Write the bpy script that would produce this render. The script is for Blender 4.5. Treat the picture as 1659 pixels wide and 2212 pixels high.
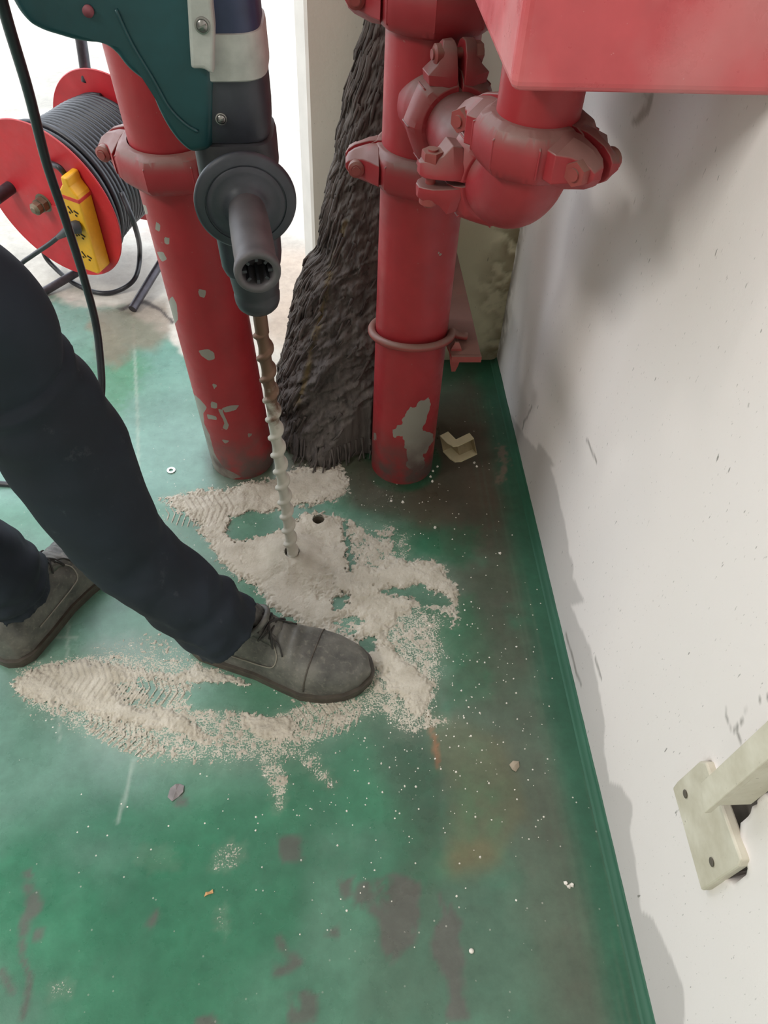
import bpy, math, random
import numpy as np
from mathutils import Vector, Matrix, noise as mnoise
for o in list(bpy.data.objects): bpy.data.objects.remove(o)
sc = bpy.context.scene
PI = math.pi
random.seed(7)
# ---------------------------------------------------------------- camera
CX, CY, FOC = 829.5, 1106.0, 1640.0
def _u(v): return v / np.linalg.norm(v)
_dn = _u(np.array([752. - CX, 2570. - CY, FOC]))
_vp = np.array([713. - CX, -711. - CY, FOC]); _fw = _u(_vp - _dn * _vp.dot(_dn))
_X = np.cross(_fw, -_dn)
R = np.stack([_X, _fw, -_dn])            # world <- camera (x right, y down, z forward)
CAM = np.array([0., 0., 1.0])
cd = bpy.data.cameras.new('camera'); cam = bpy.data.objects.new('camera', cd); sc.collection.objects.link(cam); sc.camera = cam
cd.sensor_fit = 'VERTICAL'; cd.sensor_height = 24.0; cd.lens = FOC / 2212. * 24.0; cd.clip_start = .02
_m = np.eye(4); _m[:3, 0] = R[:, 0]; _m[:3, 1] = -R[:, 1]; _m[:3, 2] = -R[:, 2]; _m[:3, 3] = CAM
cam.matrix_world = Matrix(_m.tolist())
# ---------------------------------------------------------------- sky, lamps, exposure
W = bpy.data.worlds.new('sky'); sc.world = W; W.use_nodes = True
bg = W.node_tree.nodes['Background']; bg.inputs[0].default_value = (.86, .92, 1.0, 1); bg.inputs[1].default_value = 2.9
vs = sc.view_settings; vs.view_transform = 'Standard'; vs.look = 'None'; vs.gamma = 1; vs.use_curve_mapping = False; vs.exposure = 0.0
def area(name, loc, rot, sx, sy, power, col):
    l = bpy.data.lights.new(name, 'AREA'); l.shape = 'RECTANGLE'; l.size = sx; l.size_y = sy; l.energy = power; l.color = col
    o = bpy.data.objects.new(name, l); sc.collection.objects.link(o); o.location = loc; o.rotation_euler = rot; return o
area('ceiling_light', (-2.6, -.7, 3.1), (0, 0, 0), .5, 1.6, 112, (1, .975, .94))
area('ceiling_light', (-1.72, 1.40, 3.1), (0, 0, 0), .22, .16, 11, (1, .97, .92))
# ---------------------------------------------------------------- helpers
def ray(x, y): return R @ np.array([x - CX, y - CY, FOC])
def Z(x, y, z=0.): d = ray(x, y); return CAM + d * ((z - 1) / d[2])
def PX(x, y, c): d = ray(x, y); return CAM + d * (c / d[0])
def PY(x, y, c): d = ray(x, y); return CAM + d * (c / d[1])
def hit(x, y, c, n): d = ray(x, y); return CAM + d * (np.dot(c - CAM, n) / np.dot(d, n))
def proj(p):
    q = (np.asarray(p, float) - CAM) @ R
    return CX + FOC * q[..., 0] / q[..., 2], CY + FOC * q[..., 1] / q[..., 2]
V = lambda p: Vector([float(a) for a in p])
ORG = {}
def root(name, loc, label, cat, group=None):
    o = bpy.data.objects.new(name, None); sc.collection.objects.link(o); o.location = V(loc); o.empty_display_size = .05
    o['label'] = label; o['category'] = cat
    if group: o['group'] = group
    ORG[o.name] = V(loc); return o
def obj(name, vf, mat, parent=None, smooth=True, label=None, auto=None):
    vs_, fs_ = vf
    if isinstance(vs_, np.ndarray): vs_ = vs_.tolist()
    org = ORG.get(parent.name, Vector((0, 0, 0))) if parent is not None else Vector((0, 0, 0))
    me = bpy.data.meshes.new(name)
    me.from_pydata([(v[0] - org[0], v[1] - org[1], v[2] - org[2]) for v in vs_], [], fs_)
    me.materials.append(mat); me.validate()
    if smooth: me.shade_smooth()
    if auto is not None:
        import bmesh
        bm = bmesh.new(); bm.from_mesh(me); bmesh.ops.recalc_face_normals(bm, faces=bm.faces)
        for e in bm.edges:
            if len(e.link_faces) == 2 and e.calc_face_angle(0) > auto: e.smooth = False
        bm.to_mesh(me); bm.free()
    o = bpy.data.objects.new(name, me); sc.collection.objects.link(o)
    if parent is not None: o.parent = parent; ORG[o.name] = org
    if label: o['label'] = label
    return o
def tag(o, label, cat, group=None, kind=None):
    o['label'] = label; o['category'] = cat
    if group: o['group'] = group
    if kind: o['kind'] = kind
def bevel(o, w, seg=2, ang=.6):
    m = o.modifiers.new('bevel', 'BEVEL'); m.width = w; m.segments = seg; m.limit_method = 'ANGLE'; m.angle_limit = ang; return o
def join(*vfs):
    V_, F_ = [], []
    for v, f in vfs:
        n = len(V_); V_ += [tuple(map(float, a)) for a in v]; F_ += [tuple(i + n for i in q) for q in f]
    return V_, F_
def frame(o, z, x=None):
    z = V(z).normalized(); x = V(x) if x is not None else (Vector((1, 0, 0)) if abs(z.x) < .9 else Vector((0, 1, 0)))
    x = (x - z * x.dot(z)).normalized(); y = z.cross(x)
    m = Matrix((x, y, z)).transposed().to_4x4(); m.translation = V(o); return m
def xf(m, vf): return [tuple(m @ Vector(v)) for v in vf[0]], vf[1]
def lathe(prof, seg=48, a0=0, a1=2 * PI, rf=None, caps=True):
    full = abs(a1 - a0 - 2 * PI) < 1e-6; n = seg if full else seg + 1; vv = []
    for j, (r, z) in enumerate(prof):
        for i in range(n):
            a = a0 + (a1 - a0) * i / seg; q = r * (rf(a, j) if rf else 1)
            vv.append((q * math.cos(a), q * math.sin(a), z))
    ff = []
    for j in range(len(prof) - 1):
        for i in range(seg):
            k = (i + 1) % n; ff.append((j * n + i, j * n + k, (j + 1) * n + k, (j + 1) * n + i))
    if not full:
        ff.append(tuple(j * n for j in range(len(prof)))[::-1]); ff.append(tuple(j * n + n - 1 for j in range(len(prof))))
    elif caps:
        if prof[0][0] > 1e-6: ff.append(tuple(range(n))[::-1])
        if prof[-1][0] > 1e-6: ff.append(tuple((len(prof) - 1) * n + i for i in range(n)))
    return vv, ff
def smooth_path(pts, n=8):
    P = [V(p) for p in pts]; P = [P[0] * 2 - P[1]] + P + [P[-1] * 2 - P[-2]]; out = []
    for i in range(1, len(P) - 2):
        for k in range(n):
            t = k / n; a, b, c, d = P[i - 1], P[i], P[i + 1], P[i + 2]
            out.append(.5 * ((2 * b) + (c - a) * t + (2 * a - 5 * b + 4 * c - d) * t * t + (3 * b - a - 3 * c + d) * t ** 3))
    out.append(P[-2]); return out
def tube(path, r, seg=10, closed=False):
    P = [V(p) for p in path]; n = len(P); rr = r if callable(r) else (lambda t: r)
    T = [((P[(i + 1) % n] if closed or i < n - 1 else P[i]) - (P[i - 1] if closed or i > 0 else P[i])).normalized() for i in range(n)]
    up = T[0].orthogonal().normalized(); vv = []; ff = []
    for i in range(n):
        up = (up - T[i] * up.dot(T[i])).normalized(); s = T[i].cross(up); q = rr(i / max(1, n - 1))
        for k in range(seg):
            a = 2 * PI * k / seg; vv.append(tuple(P[i] + (up * math.cos(a) + s * math.sin(a)) * q))
    for i in range(n if closed else n - 1):
        j = (i + 1) % n
        for k in range(seg): ff.append((i * seg + k, i * seg + (k + 1) % seg, j * seg + (k + 1) % seg, j * seg + k))
    if not closed: ff += [tuple(range(seg))[::-1], tuple((n - 1) * seg + k for k in range(seg))]
    return vv, ff
def loft(secs, closed_ring=True, caps=True):
    n = len(secs[0]); vv = [tuple(map(float, p)) for s in secs for p in s]; ff = []
    for i in range(len(secs) - 1):
        for k in range(n if closed_ring else n - 1):
            m = (k + 1) % n; ff.append((i * n + k, i * n + m, (i + 1) * n + m, (i + 1) * n + k))
    if caps and closed_ring: ff += [tuple(range(n))[::-1], tuple((len(secs) - 1) * n + k for k in range(n))]
    return vv, ff
def box(x0, x1, y0, y1, z0, z1):
    v = [(x, y, z) for z in (z0, z1) for y in (y0, y1) for x in (x0, x1)]
    return v, [(0, 2, 3, 1), (4, 5, 7, 6), (0, 1, 5, 4), (2, 6, 7, 3), (0, 4, 6, 2), (1, 3, 7, 5)]
def prism(poly, z0, z1):
    n = len(poly); return [(x, y, z0) for x, y in poly] + [(x, y, z1) for x, y in poly], \
        [tuple(range(n))[::-1], tuple(range(n, 2 * n))] + [(i, (i + 1) % n, n + (i + 1) % n, n + i) for i in range(n)]
# numpy value noise
_rng = np.random.RandomState(3); _H = _rng.rand(256, 256)
def vnoise(x, y):
    xi = np.floor(x).astype(int); yi = np.floor(y).astype(int); fx = x - xi; fy = y - yi
    fx = fx * fx * (3 - 2 * fx); fy = fy * fy * (3 - 2 * fy)
    g = lambda a, b: _H[a % 256, b % 256]
    return (g(xi, yi) * (1 - fx) + g(xi + 1, yi) * fx) * (1 - fy) + (g(xi, yi + 1) * (1 - fx) + g(xi + 1, yi + 1) * fx) * fy
def fbm(x, y, o=5, p=.5):
    s = 0; a = 1; t = 0
    for i in range(o): s = s + a * vnoise(x * 2 ** i + 17.3 * i, y * 2 ** i + 5.1 * i); t += a; a *= p
    return s / t
def sdpoly(px, py, poly):
    """signed pixel distance, positive inside"""
    d = np.full(px.shape, 1e9); ins = np.zeros(px.shape, bool); n = len(poly)
    for i in range(n):
        x0, y0 = poly[i]; x1, y1 = poly[(i + 1) % n]; ex, ey = x1 - x0, y1 - y0
        t = np.clip(((px - x0) * ex + (py - y0) * ey) / (ex * ex + ey * ey + 1e-9), 0, 1)
        d = np.minimum(d, np.hypot(px - x0 - t * ex, py - y0 - t * ey))
        c = ((y0 > py) != (y1 > py)) & (px < ex * (py - y0) / (ey + 1e-9) + x0); ins ^= c
    return np.where(ins, d, -d)
def sdline(px, py, pts):
    d = np.full(px.shape, 1e9)
    for (x0, y0), (x1, y1) in zip(pts, pts[1:]):
        ex, ey = x1 - x0, y1 - y0; t = np.clip(((px - x0) * ex + (py - y0) * ey) / (ex * ex + ey * ey + 1e-9), 0, 1)
        d = np.minimum(d, np.hypot(px - x0 - t * ex, py - y0 - t * ey))
    return d
def sstep(a, b, x): t = np.clip((x - a) / (b - a), 0, 1); return t * t * (3 - 2 * t)
# ---------------------------------------------------------------- materials
def srgb(r, g, b):
    f = lambda c: (c / 255 / 12.92) if c / 255 <= .04045 else ((c / 255 + .055) / 1.055) ** 2.4
    return (f(r), f(g), f(b), 1)
class NT:
    def __init__(s, name):
        s.m = bpy.data.materials.new(name); s.m.use_nodes = True; s.t = s.m.node_tree; s.b = s.t.nodes['Principled BSDF']
        s.co = None
    def n(s, ty, **k):
        q = s.t.nodes.new(ty)
        for a, b in k.items(): setattr(q, a, b)
        return q
    def l(s, a, b): s.t.links.new(a, b)
    def coord(s, scale=(1, 1, 1), out='Object'):
        c = s.n('ShaderNodeTexCoord'); m = s.n('ShaderNodeMapping'); m.inputs['Scale'].default_value = scale; s.l(c.outputs[out], m.inputs[0]); return m.outputs[0]
    def noise(s, sc_, det=4, rough=.55, v=None, dist=0):
        q = s.n('ShaderNodeTexNoise'); q.inputs['Scale'].default_value = sc_; q.inputs['Detail'].default_value = det; q.inputs['Roughness'].default_value = rough; q.inputs['Distortion'].default_value = dist
        s.l(v if v is not None else s.coord(), q.inputs['Vector']); return q.outputs[0]
    def ramp(s, f, a, b, c0=(0, 0, 0, 1), c1=(1, 1, 1, 1)):
        q = s.n('ShaderNodeValToRGB'); e = q.color_ramp.elements; e[0].position = a; e[1].position = b; e[0].color = c0; e[1].color = c1; s.l(f, q.inputs[0]); return q.outputs[0]
    def mix(s, f, a, b, mode='MIX'):
        q = s.n('ShaderNodeMix', data_type='RGBA', blend_type=mode)
        for i, v in ((0, f), (6, a), (7, b)):
            if hasattr(v, 'links') or hasattr(v, 'is_linked'): s.l(v, q.inputs[i])
            else: q.inputs[i].default_value = v
        return q.outputs[2]
    def math(s, op, a, b=None):
        q = s.n('ShaderNodeMath', operation=op)
        for i, v in ((0, a), (1, b)):
            if v is None: continue
            if hasattr(v, 'is_linked'): s.l(v, q.inputs[i])
            else: q.inputs[i].default_value = v
        return q.outputs[0]
    def attr(s, name): q = s.n('ShaderNodeAttribute'); q.attribute_name = name; return q
    def up(s, a=.35, b=.85):
        g = s.n('ShaderNodeNewGeometry'); x = s.n('ShaderNodeSeparateXYZ'); s.l(g.outputs['Normal'], x.inputs[0]); return s.ramp(x.outputs[2], a, b)
    def bump(s, h, st=.3, d=.002):
        q = s.n('ShaderNodeBump'); q.inputs['Strength'].default_value = st; q.inputs['Distance'].default_value = d; s.l(h, q.inputs['Height']); s.l(q.outputs[0], s.b.inputs['Normal'])
    def out(s, col=None, rough=.5, metal=0, spec=None):
        for k, v in (('Base Color', col), ('Roughness', rough), ('Metallic', metal), ('Specular IOR Level', spec)):
            if v is None: continue
            if hasattr(v, 'is_linked'): s.l(v, s.b.inputs[k])
            else: s.b.inputs[k].default_value = v
        return s.m
def simple(name, col, rough=.5, metal=0, var=.15, sc_=60, bump=0, spec=None):
    n = NT(name); f = n.noise(sc_, 4)
    dk = tuple(c * (1 - var) for c in col[:3]) + (1,); lt = tuple(min(1, c * (1 + var)) for c in col[:3]) + (1,)
    if bump: n.bump(n.noise(sc_ * 6, 3), bump, .001)
    return n.out(n.ramp(f, .3, .7, dk, lt), rough, metal, spec)
def red_paint(name, base, dust, chips=0, damount=.8, rough=.45, glare_patch=0):
    n = NT(name); f = n.noise(14, 4)
    c = n.ramp(f, .3, .7, tuple(x * .85 for x in base[:3]) + (1,), tuple(x * 1.12 for x in base[:3]) + (1,))
    w = n.noise(45, 5, .6); up = n.math('MULTIPLY', n.up(.12, .6), n.ramp(w, .1, .4)); up = n.math('MULTIPLY', up, damount)
    c = n.mix(up, c, dust)
    sp = n.ramp(n.noise(170, 2), .74, .76); c = n.mix(n.math('MULTIPLY', sp, .5), c, dust)
    if glare_patch: c = n.mix(n.math('MULTIPLY', n.ramp(n.noise(5.5, 4, .5), .45, .62), .55), c, dust)  # pale patches of glare mixed into the paint colour
    if chips:
        a = n.attr('chip'); k = n.math('ADD', a.outputs['Fac'], n.math('MULTIPLY', n.math('SUBTRACT', n.noise(70, 4), .5), .5))
        k = n.ramp(k, .49, .52); c = n.mix(k, c, srgb(140, 134, 124))
        g = n.attr('grime'); c = n.mix(n.math('MULTIPLY', g.outputs['Fac'], n.ramp(n.noise(25, 5), .3, .6)), c, srgb(92, 72, 68))
        n.bump(n.math('SUBTRACT', 1, k), .5, .001)
    else: n.bump(w, .15, .002)
    return n.out(c, n.ramp(w, .2, .8, (rough - .1,) * 3 + (1,), (rough + .2,) * 3 + (1,)))
RED = srgb(156, 40, 46)
M = {}
M['red'] = red_paint('red_coupling_paint', srgb(152, 44, 50), srgb(122, 90, 84), damount=.95)
M['redpipe'] = red_paint('red_pipe_paint', RED, srgb(150, 112, 104), chips=1, rough=.4)
M['redbox'] = red_paint('cabinet_paint', srgb(208, 88, 94), srgb(222, 160, 160), damount=.3, rough=.28, glare_patch=1)  # pale pink is whitish glare painted into the cabinet colour, in patches
M['redreel'] = red_paint('reel_red', srgb(196, 42, 52), srgb(170, 110, 110), damount=.3)
M['rust'] = red_paint('dusty_red_steel', srgb(140, 62, 58), srgb(128, 98, 88), damount=.9)
M['gasket'] = simple('black_gap', srgb(40, 34, 34), .8)
M['steel'] = simple('steel', srgb(150, 148, 145), .35, .9)
M['black'] = simple('black_plastic', srgb(50, 53, 60), .45, bump=.1)
M['blackrub'] = simple('black_rubber', srgb(52, 53, 57), .5)
M['grip'] = simple('worn_grip', srgb(78, 74, 76), .5, var=.2, sc_=40)
M['teal'] = simple('teal_plastic', srgb(24, 66, 70), .42, bump=.1, sc_=30)
M['navybody'] = simple('navy_plastic', srgb(48, 56, 84), .4)
M['greyplas'] = simple('grey_plastic', srgb(168, 172, 166), .5)
M['cord'] = simple('black_cord', srgb(38, 39, 44), .4)
M['yellow'] = simple('yellow_plastic', srgb(224, 166, 34), .45, var=.07)
M['slot'] = simple('slot_dark', srgb(50, 36, 20), .8)
M['brass'] = simple('dull_bolt', srgb(122, 108, 92), .5, .4, var=.3)
M['tubegrey'] = simple('reel_tube', srgb(70, 66, 72), .4, .5, var=.3)
M['cream'] = simple('cream_plastic', srgb(216, 205, 168), .5, var=.06)
M['paper'] = simple('tan_paper', srgb(205, 160, 110), .8)
M['white'] = simple('white_bit', srgb(228, 222, 212), .8)
M['flake'] = simple('grey_flake', srgb(130, 124, 124), .7, var=.3)
M['washer'] = simple('washer_metal', srgb(215, 215, 212), .4, .6, var=.05)
def m_bar():
    n = NT('cream_painted_steel'); f = n.noise(30, 5); c = n.ramp(f, .3, .7, srgb(196, 188, 168), srgb(222, 216, 200))
    d = n.ramp(n.noise(90, 5, .7), .66, .7); c = n.mix(n.math('MULTIPLY', d, .7), c, srgb(128, 116, 102)); n.bump(f, .2, .002); return n.out(c, .55)
M['bar'] = m_bar()
def m_leather():
    n = NT('dusty_leather'); f = n.noise(22, 5, .6); c = n.ramp(f, .3, .72, srgb(62, 62, 60), srgb(120, 118, 110))
    g = n.noise(160, 3); c = n.mix(n.math('MULTIPLY', n.ramp(g, .55, .7), .3), c, srgb(150, 145, 132)); n.bump(n.noise(220, 4), .25, .001); return n.out(c, .55)
M['leather'] = m_leather()
M['sole'] = simple('shoe_sole', srgb(72, 66, 58), .6, var=.3)
M['lace'] = simple('shoe_lace', srgb(52, 50, 48), .8)
M['seam'] = simple('pale_seam', srgb(140, 136, 124), .7)
M['inner'] = simple('shoe_inside', srgb(30, 26, 24), .9)
def m_cloth():
    n = NT('navy_trouser_cloth'); f = n.noise(9, 5); c = n.ramp(f, .3, .7, srgb(20, 27, 35), srgb(31, 40, 51))
    d = n.ramp(n.noise(40, 6, .7), .62, .8); c = n.mix(n.math('MULTIPLY', d, .22), c, srgb(120, 124, 130))
    w = n.noise(700, 2); n.bump(w, .12, .0006); return n.out(c, .85)
M['cloth'] = m_cloth()
def m_bit():
    n = NT('dusty_drill_steel'); a = n.attr('dusty'); f = n.math('ADD', a.outputs['Fac'], n.math('MULTIPLY', n.math('SUBTRACT', n.noise(60, 5), .5), .9))
    c = n.mix(n.ramp(f, .35, .6), srgb(120, 92, 76), srgb(190, 184, 172)); mt = n.ramp(f, .35, .6, (.6,) * 3 + (1,), (0, 0, 0, 1)); return n.out(c, .55, mt)
M['bit'] = m_bit()
def m_mop():
    n = NT('matted_mop_strands'); v = n.coord((60, 60, 9)); f = n.noise(1, 6, .65, v, .6)
    c = n.ramp(f, .3, .72, srgb(66, 61, 59), srgb(110, 103, 98)); a = n.attr('yel'); c = n.mix(n.math('MULTIPLY', a.outputs['Fac'], n.ramp(f, .3, .6)), c, srgb(120, 100, 40)); n.bump(f, .6, .004); return n.out(c, .95, spec=.2)
M['mop'] = m_mop()
def m_dust():
    n = NT('concrete_dust'); f = n.noise(35, 5); c = n.ramp(f, .3, .7, srgb(180, 172, 156), srgb(206, 199, 185))
    sp = n.noise(500, 2); c = n.mix(n.math('MULTIPLY', n.ramp(sp, .6, .75), .35), c, srgb(150, 142, 126)); n.bump(n.noise(260, 5, .7), .5, .003); return n.out(c, .95, spec=.1)
M['dust'] = m_dust()
def m_floor():
    n = NT('green_epoxy_floor'); co = n.coord()
    c = n.attr('col').outputs['Color']; f = n.noise(7, 6, .6, co); c = n.mix(.6, c, n.ramp(f, .25, .75, (.33, .33, .33, 1), (.67, .67, .67, 1)), 'OVERLAY'); c = n.mix(.55, c, n.ramp(n.noise(48, 6, .75, co), .3, .7, (.36, .36, .36, 1), (.62, .62, .62, 1)), 'OVERLAY')
    fine = n.noise(420, 3, .6, co); med = n.noise(90, 5, .7, co)
    a = n.attr('dust').outputs['Fac']
    th = n.math('ADD', n.math('MULTIPLY', fine, .62), n.math('MULTIPLY', med, .38))
    k = n.math('ADD', th, n.math('MULTIPLY', n.math('SUBTRACT', a, .5), .55)); k = n.ramp(k, .55, .6)
    c = n.mix(k, c, srgb(196, 190, 175))
    # sparse crumbs
    vo = n.n('ShaderNodeTexVoronoi'); vo.inputs['Scale'].default_value = 75; n.l(co, vo.inputs['Vector'])
    cr = n.math('MULTIPLY', n.math('LESS_THAN', vo.outputs['Distance'], .085), n.math('GREATER_THAN', n.noise(31, 3, .6, co), .5))
    c = n.mix(n.math('MULTIPLY', cr, n.attr('crumb').outputs['Fac']), c, srgb(225, 220, 208))
    r = n.mix(k, n.mix(n.attr('matte').outputs['Fac'], n.ramp(n.noise(18, 5, .6, co), .3, .7, (.2,) * 3 + (1,), (.38,) * 3 + (1,)), (.75,) * 3 + (1,)), (.95,) * 3 + (1,))
    n.bump(n.math('ADD', n.math('MULTIPLY', med, .4), n.math('MULTIPLY', k, .6)), .25, .002)
    return n.out(c, r)
M['floor'] = m_floor()
def m_wall():
    n = NT('white_wall'); c = n.attr('col').outputs['Color']; f = n.noise(3, 6); c = n.mix(.22, c, n.ramp(f, .25, .75, (.35,) * 3 + (1,), (.65,) * 3 + (1,)), 'OVERLAY')
    v = n.coord((170, 170, 48)); s1 = n.ramp(n.noise(1, 2, .5, v), .725, .76); m1 = n.ramp(n.noise(6, 3), .38, .52)
    c = n.mix(n.math('MULTIPLY', n.math('MULTIPLY', s1, m1), .75), c, srgb(110, 106, 98))
    v2 = n.coord((420, 420, 150)); s2 = n.ramp(n.noise(1, 2, .5, v2), .71, .75); c = n.mix(n.math('MULTIPLY', s2, .4), c, srgb(120, 116, 108))
    n.bump(n.noise(28, 6, .6), .22, .004); return n.out(c, .6, spec=.3)
M['wall'] = m_wall()
M['plain'] = simple('plain_plaster', srgb(200, 197, 188), .8, var=.04, sc_=4)
M['cove'] = simple('green_cove_paint', srgb(42, 92, 70), .6, var=.12, sc_=12)
def attr_f(o, name, arr):
    a = o.data.attributes.new(name, 'FLOAT', 'POINT'); a.data.foreach_set('value', np.asarray(arr, dtype=np.float32).ravel())
def attr_c(o, name, arr):
    a = o.data.attributes.new(name, 'FLOAT_COLOR', 'POINT'); q = np.ones((len(arr), 4), np.float32); q[:, :3] = arr; a.data.foreach_set('color', q.ravel())
def grid_mesh(name, P, nu, nv, mat, keep=None):
    """P (nu*nv,3), row major v fastest"""
    i, j = np.meshgrid(np.arange(nu - 1), np.arange(nv - 1), indexing='ij')
    F = np.stack([i * nv + j, (i + 1) * nv + j, (i + 1) * nv + j + 1, i * nv + j + 1], -1).reshape(-1, 4)
    if keep is not None: F = F[keep[F].all(1)]
    used = np.zeros(len(P), bool); used[F.ravel()] = True; idx = np.cumsum(used) - 1; F = idx[F]; P = P[used]
    me = bpy.data.meshes.new(name); me.vertices.add(len(P)); me.vertices.foreach_set('co', P.astype(np.float32).ravel())
    me.loops.add(F.size); me.loops.foreach_set('vertex_index', F.astype(np.int32).ravel())
    me.polygons.add(len(F)); me.polygons.foreach_set('loop_start', np.arange(0, F.size, 4, dtype=np.int32)); me.polygons.foreach_set('loop_total', np.full(len(F), 4, np.int32))
    me.update(calc_edges=True); me.validate(); me.materials.append(mat); me.shade_smooth()
    o = bpy.data.objects.new(name, me); sc.collection.objects.link(o); return o, used
C3 = lambda *a: np.array(srgb(*a)[:3])
XW, YB = .342, 1.329
# ================================================================ SETTING: floor
HOLES = [(Z(688, 1126), .0105), (Z(632, 1203), .0125)]
def spaced(fine0, fine1, st, lo, hi):
    a = np.arange(fine0, fine1 + st / 2, st); l = [fine0]; s = st
    while l[-1] > lo: s *= 1.35; l.append(l[-1] - s)
    r = [a[-1]]; s = st
    while r[-1] < hi: s *= 1.35; r.append(r[-1] + s)
    return np.array(l[:0:-1] + list(a) + r[1:])
DUST = [
 ([(352,1088),(395,1068),(450,1060),(530,1040),(600,1030),(650,1010),(742,1006),(762,1050),(745,1075),(700,1092),(690,1108),(760,1118),(775,1140),(815,1150),(850,1130),(857,1190),(880,1218),(935,1213),(965,1240),(992,1275),(985,1315),(978,1352),(962,1322),(900,1312),(870,1335),(835,1365),(850,1400),(900,1440),(940,1480),(935,1535),(905,1545),(850,1500),(800,1440),(700,1370),(600,1325),(545,1270),(490,1235),(455,1190),(430,1140),(395,1110)], 1.0),
 ([(25,1478),(70,1442),(140,1430),(200,1425),(250,1440),(300,1470),(340,1500),(400,1545),(450,1590),(400,1590),(300,1572),(200,1545),(110,1525),(40,1505)], 1.0),
 ([(380,1450),(430,1430),(480,1450),(540,1468),(560,1480),(500,1490),(400,1478),(250,1470),(220,1430),(300,1440)], .8),
 ([(505,1542),(570,1535),(635,1545),(642,1572),(612,1612),(575,1600),(540,1590)], .9),
]
THIN = [
 ([(20,1440),(230,1400),(420,1420),(560,1480),(660,1500),(780,1490),(860,1530),(700,1600),(640,1640),(480,1650),(300,1640),(180,1590),(60,1530)], .6, 44),
 ([(190,1400),(330,1360),(450,1420),(420,1460),(250,1450)], .5, 25),
 ([(380,1120),(500,1240),(560,1330),(380,1340),(330,1200),(300,1100)], .36, 40),
 ([(750,1130),(880,1150),(870,1300),(960,1330),(960,1420),(940,1540),(1000,1560),(880,1590),(780,1520),(740,1400)], .6, 34),
 ([(545,1590),(600,1600),(622,1680),(606,1755),(588,1745),(570,1660)], .6, 14),
 ([(630,1600),(680,1620),(735,1700),(715,1712),(660,1660)], .55, 14),
 ([(455,1880),(470,1830),(500,1815),(530,1830),(520,1860),(480,1885)], .5, 12),
 ([(290,1850),(310,1825),(370,1835),(385,1870),(330,1890)], .33, 12),
 ([(462,2010),(465,1965),(485,1950),(492,2000),(485,2030)], .42, 10),
 ([(700,1060),(780,1040),(860,1050),(880,1110),(800,1140),(720,1110)], .35, 25),
 ([(100,2120),(150,2110),(160,2150),(110,2170)], .45, 10),
]
CUT = [
 ([(492,1160),(500,1122),(540,1106),(600,1104),(700,1092),(790,1096),(850,1116),(780,1122),(720,1104),(650,1108),(612,1146),(560,1158),(510,1170)], 1.0, 8),
 ([(745,1105),(752,1140),(760,1190),(758,1240),(750,1240),(750,1190),(742,1140)], .95, 4),
 ([(815,1272),(900,1268),(965,1292),(972,1308),(900,1298),(850,1285)], .85, 10),
 ([(722,1318),(735,1285),(752,1280),(748,1300),(735,1322)], .9, 6),
 ([(715,1350),(760,1330),(785,1340),(770,1372),(725,1362)], .55, 14),
 ([(770,1380),(810,1375),(818,1400),(785,1400)], .8, 10),
 ([(760,1150),(850,1150),(855,1215),(810,1232),(765,1225)], .42, 14),
 ([(400,1500),(440,1480),(600,1490),(640,1520),(560,1540),(430,1525)], .9, 12),
 ([(240,1480),(300,1470),(360,1500),(340,1540),(260,1520)], .5, 16),
 ([(680,1255),(720,1250),(725,1290),(690,1290)], .35, 8),
]
def dustfield(x, y):
    px, py = proj(np.stack([x, y, 0 * x], -1)); wx = (fbm(x * 30, y * 30) - .5) * 26; wy = (fbm(x * 30 + 9, y * 30 + 4) - .5) * 22; wx = wx + (fbm(x * 170, y * 170, 3, .7) - .5) * 30; wy = wy + (fbm(x * 170 + 3, y * 170 + 7, 3, .7) - .5) * 26; qx = px + wx; qy = py + wy
    d = np.zeros(px.shape); solid = np.zeros(px.shape)
    for P, a in DUST: v = a * sstep(-20, 20, sdpoly(qx, qy, P)); solid = np.maximum(solid, v)
    d = solid.copy()
    for P, a, w in THIN: d = np.maximum(d, a * sstep(-w, w * .6, sdpoly(qx, qy, P)))
    for P, a, w in CUT: d = d * (1 - a * sstep(-w, w * .5, sdpoly(qx, qy, P)))
    for P, a, w in CUT: solid = solid * (1 - a * sstep(-w, w * .5, sdpoly(qx, qy, P)))
    return px, py, qx, qy, d, solid
def treads(px, py):
    """rows of chevron ribs left by shoe soles"""
    t = np.zeros(px.shape)
    for cx, cy, ang, L, Wd, per in ((250,1475,.15,150,40,15),(705,1545,-.2,75,45,15),(270,1590,.4,90,30,13),(430,1105,-.1,70,30,13)):
        u = (px - cx) * math.cos(ang) + (py - cy) * math.sin(ang); v = -(px - cx) * math.sin(ang) + (py - cy) * math.cos(ang)
        m = sstep(1.25, .95, np.hypot(u / L, v / Wd)); s = np.abs(((u + .5 * np.abs(v)) / per) % 1 - .5) * 2
        t = np.maximum(t, m * sstep(.55, .9, s))
    return t
xs = spaced(-.92, .34, .004, -6, .34); xs = np.append(xs[xs < XW], XW + .15); ys = spaced(.06, 1.72, .004, -3.4, 9)
gx, gy = np.meshgrid(xs, ys, indexing='ij'); gx = gx.ravel(); gy = gy.ravel(); gz = 0 * gx
keep = np.ones(len(gx), bool)
for c, r in HOLES:
    r = r + .001; dx, dy = gx - c[0], gy - c[1]; h = np.hypot(dx, dy); keep &= h > r - .0022
    m = (h > r - .0022) & (h < r + .003); gx[m] = c[0] + dx[m] / h[m] * r; gy[m] = c[1] + dy[m] / h[m] * r
inview = (gx > -1.6) & (gx < .5) & (gy > .02) & (gy < 3.2)
FX, FY = gx.copy(), gy.copy(); cxx = np.clip(gx, -1.6, .5); cyy = np.clip(gy, .03, 3.2)
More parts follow.
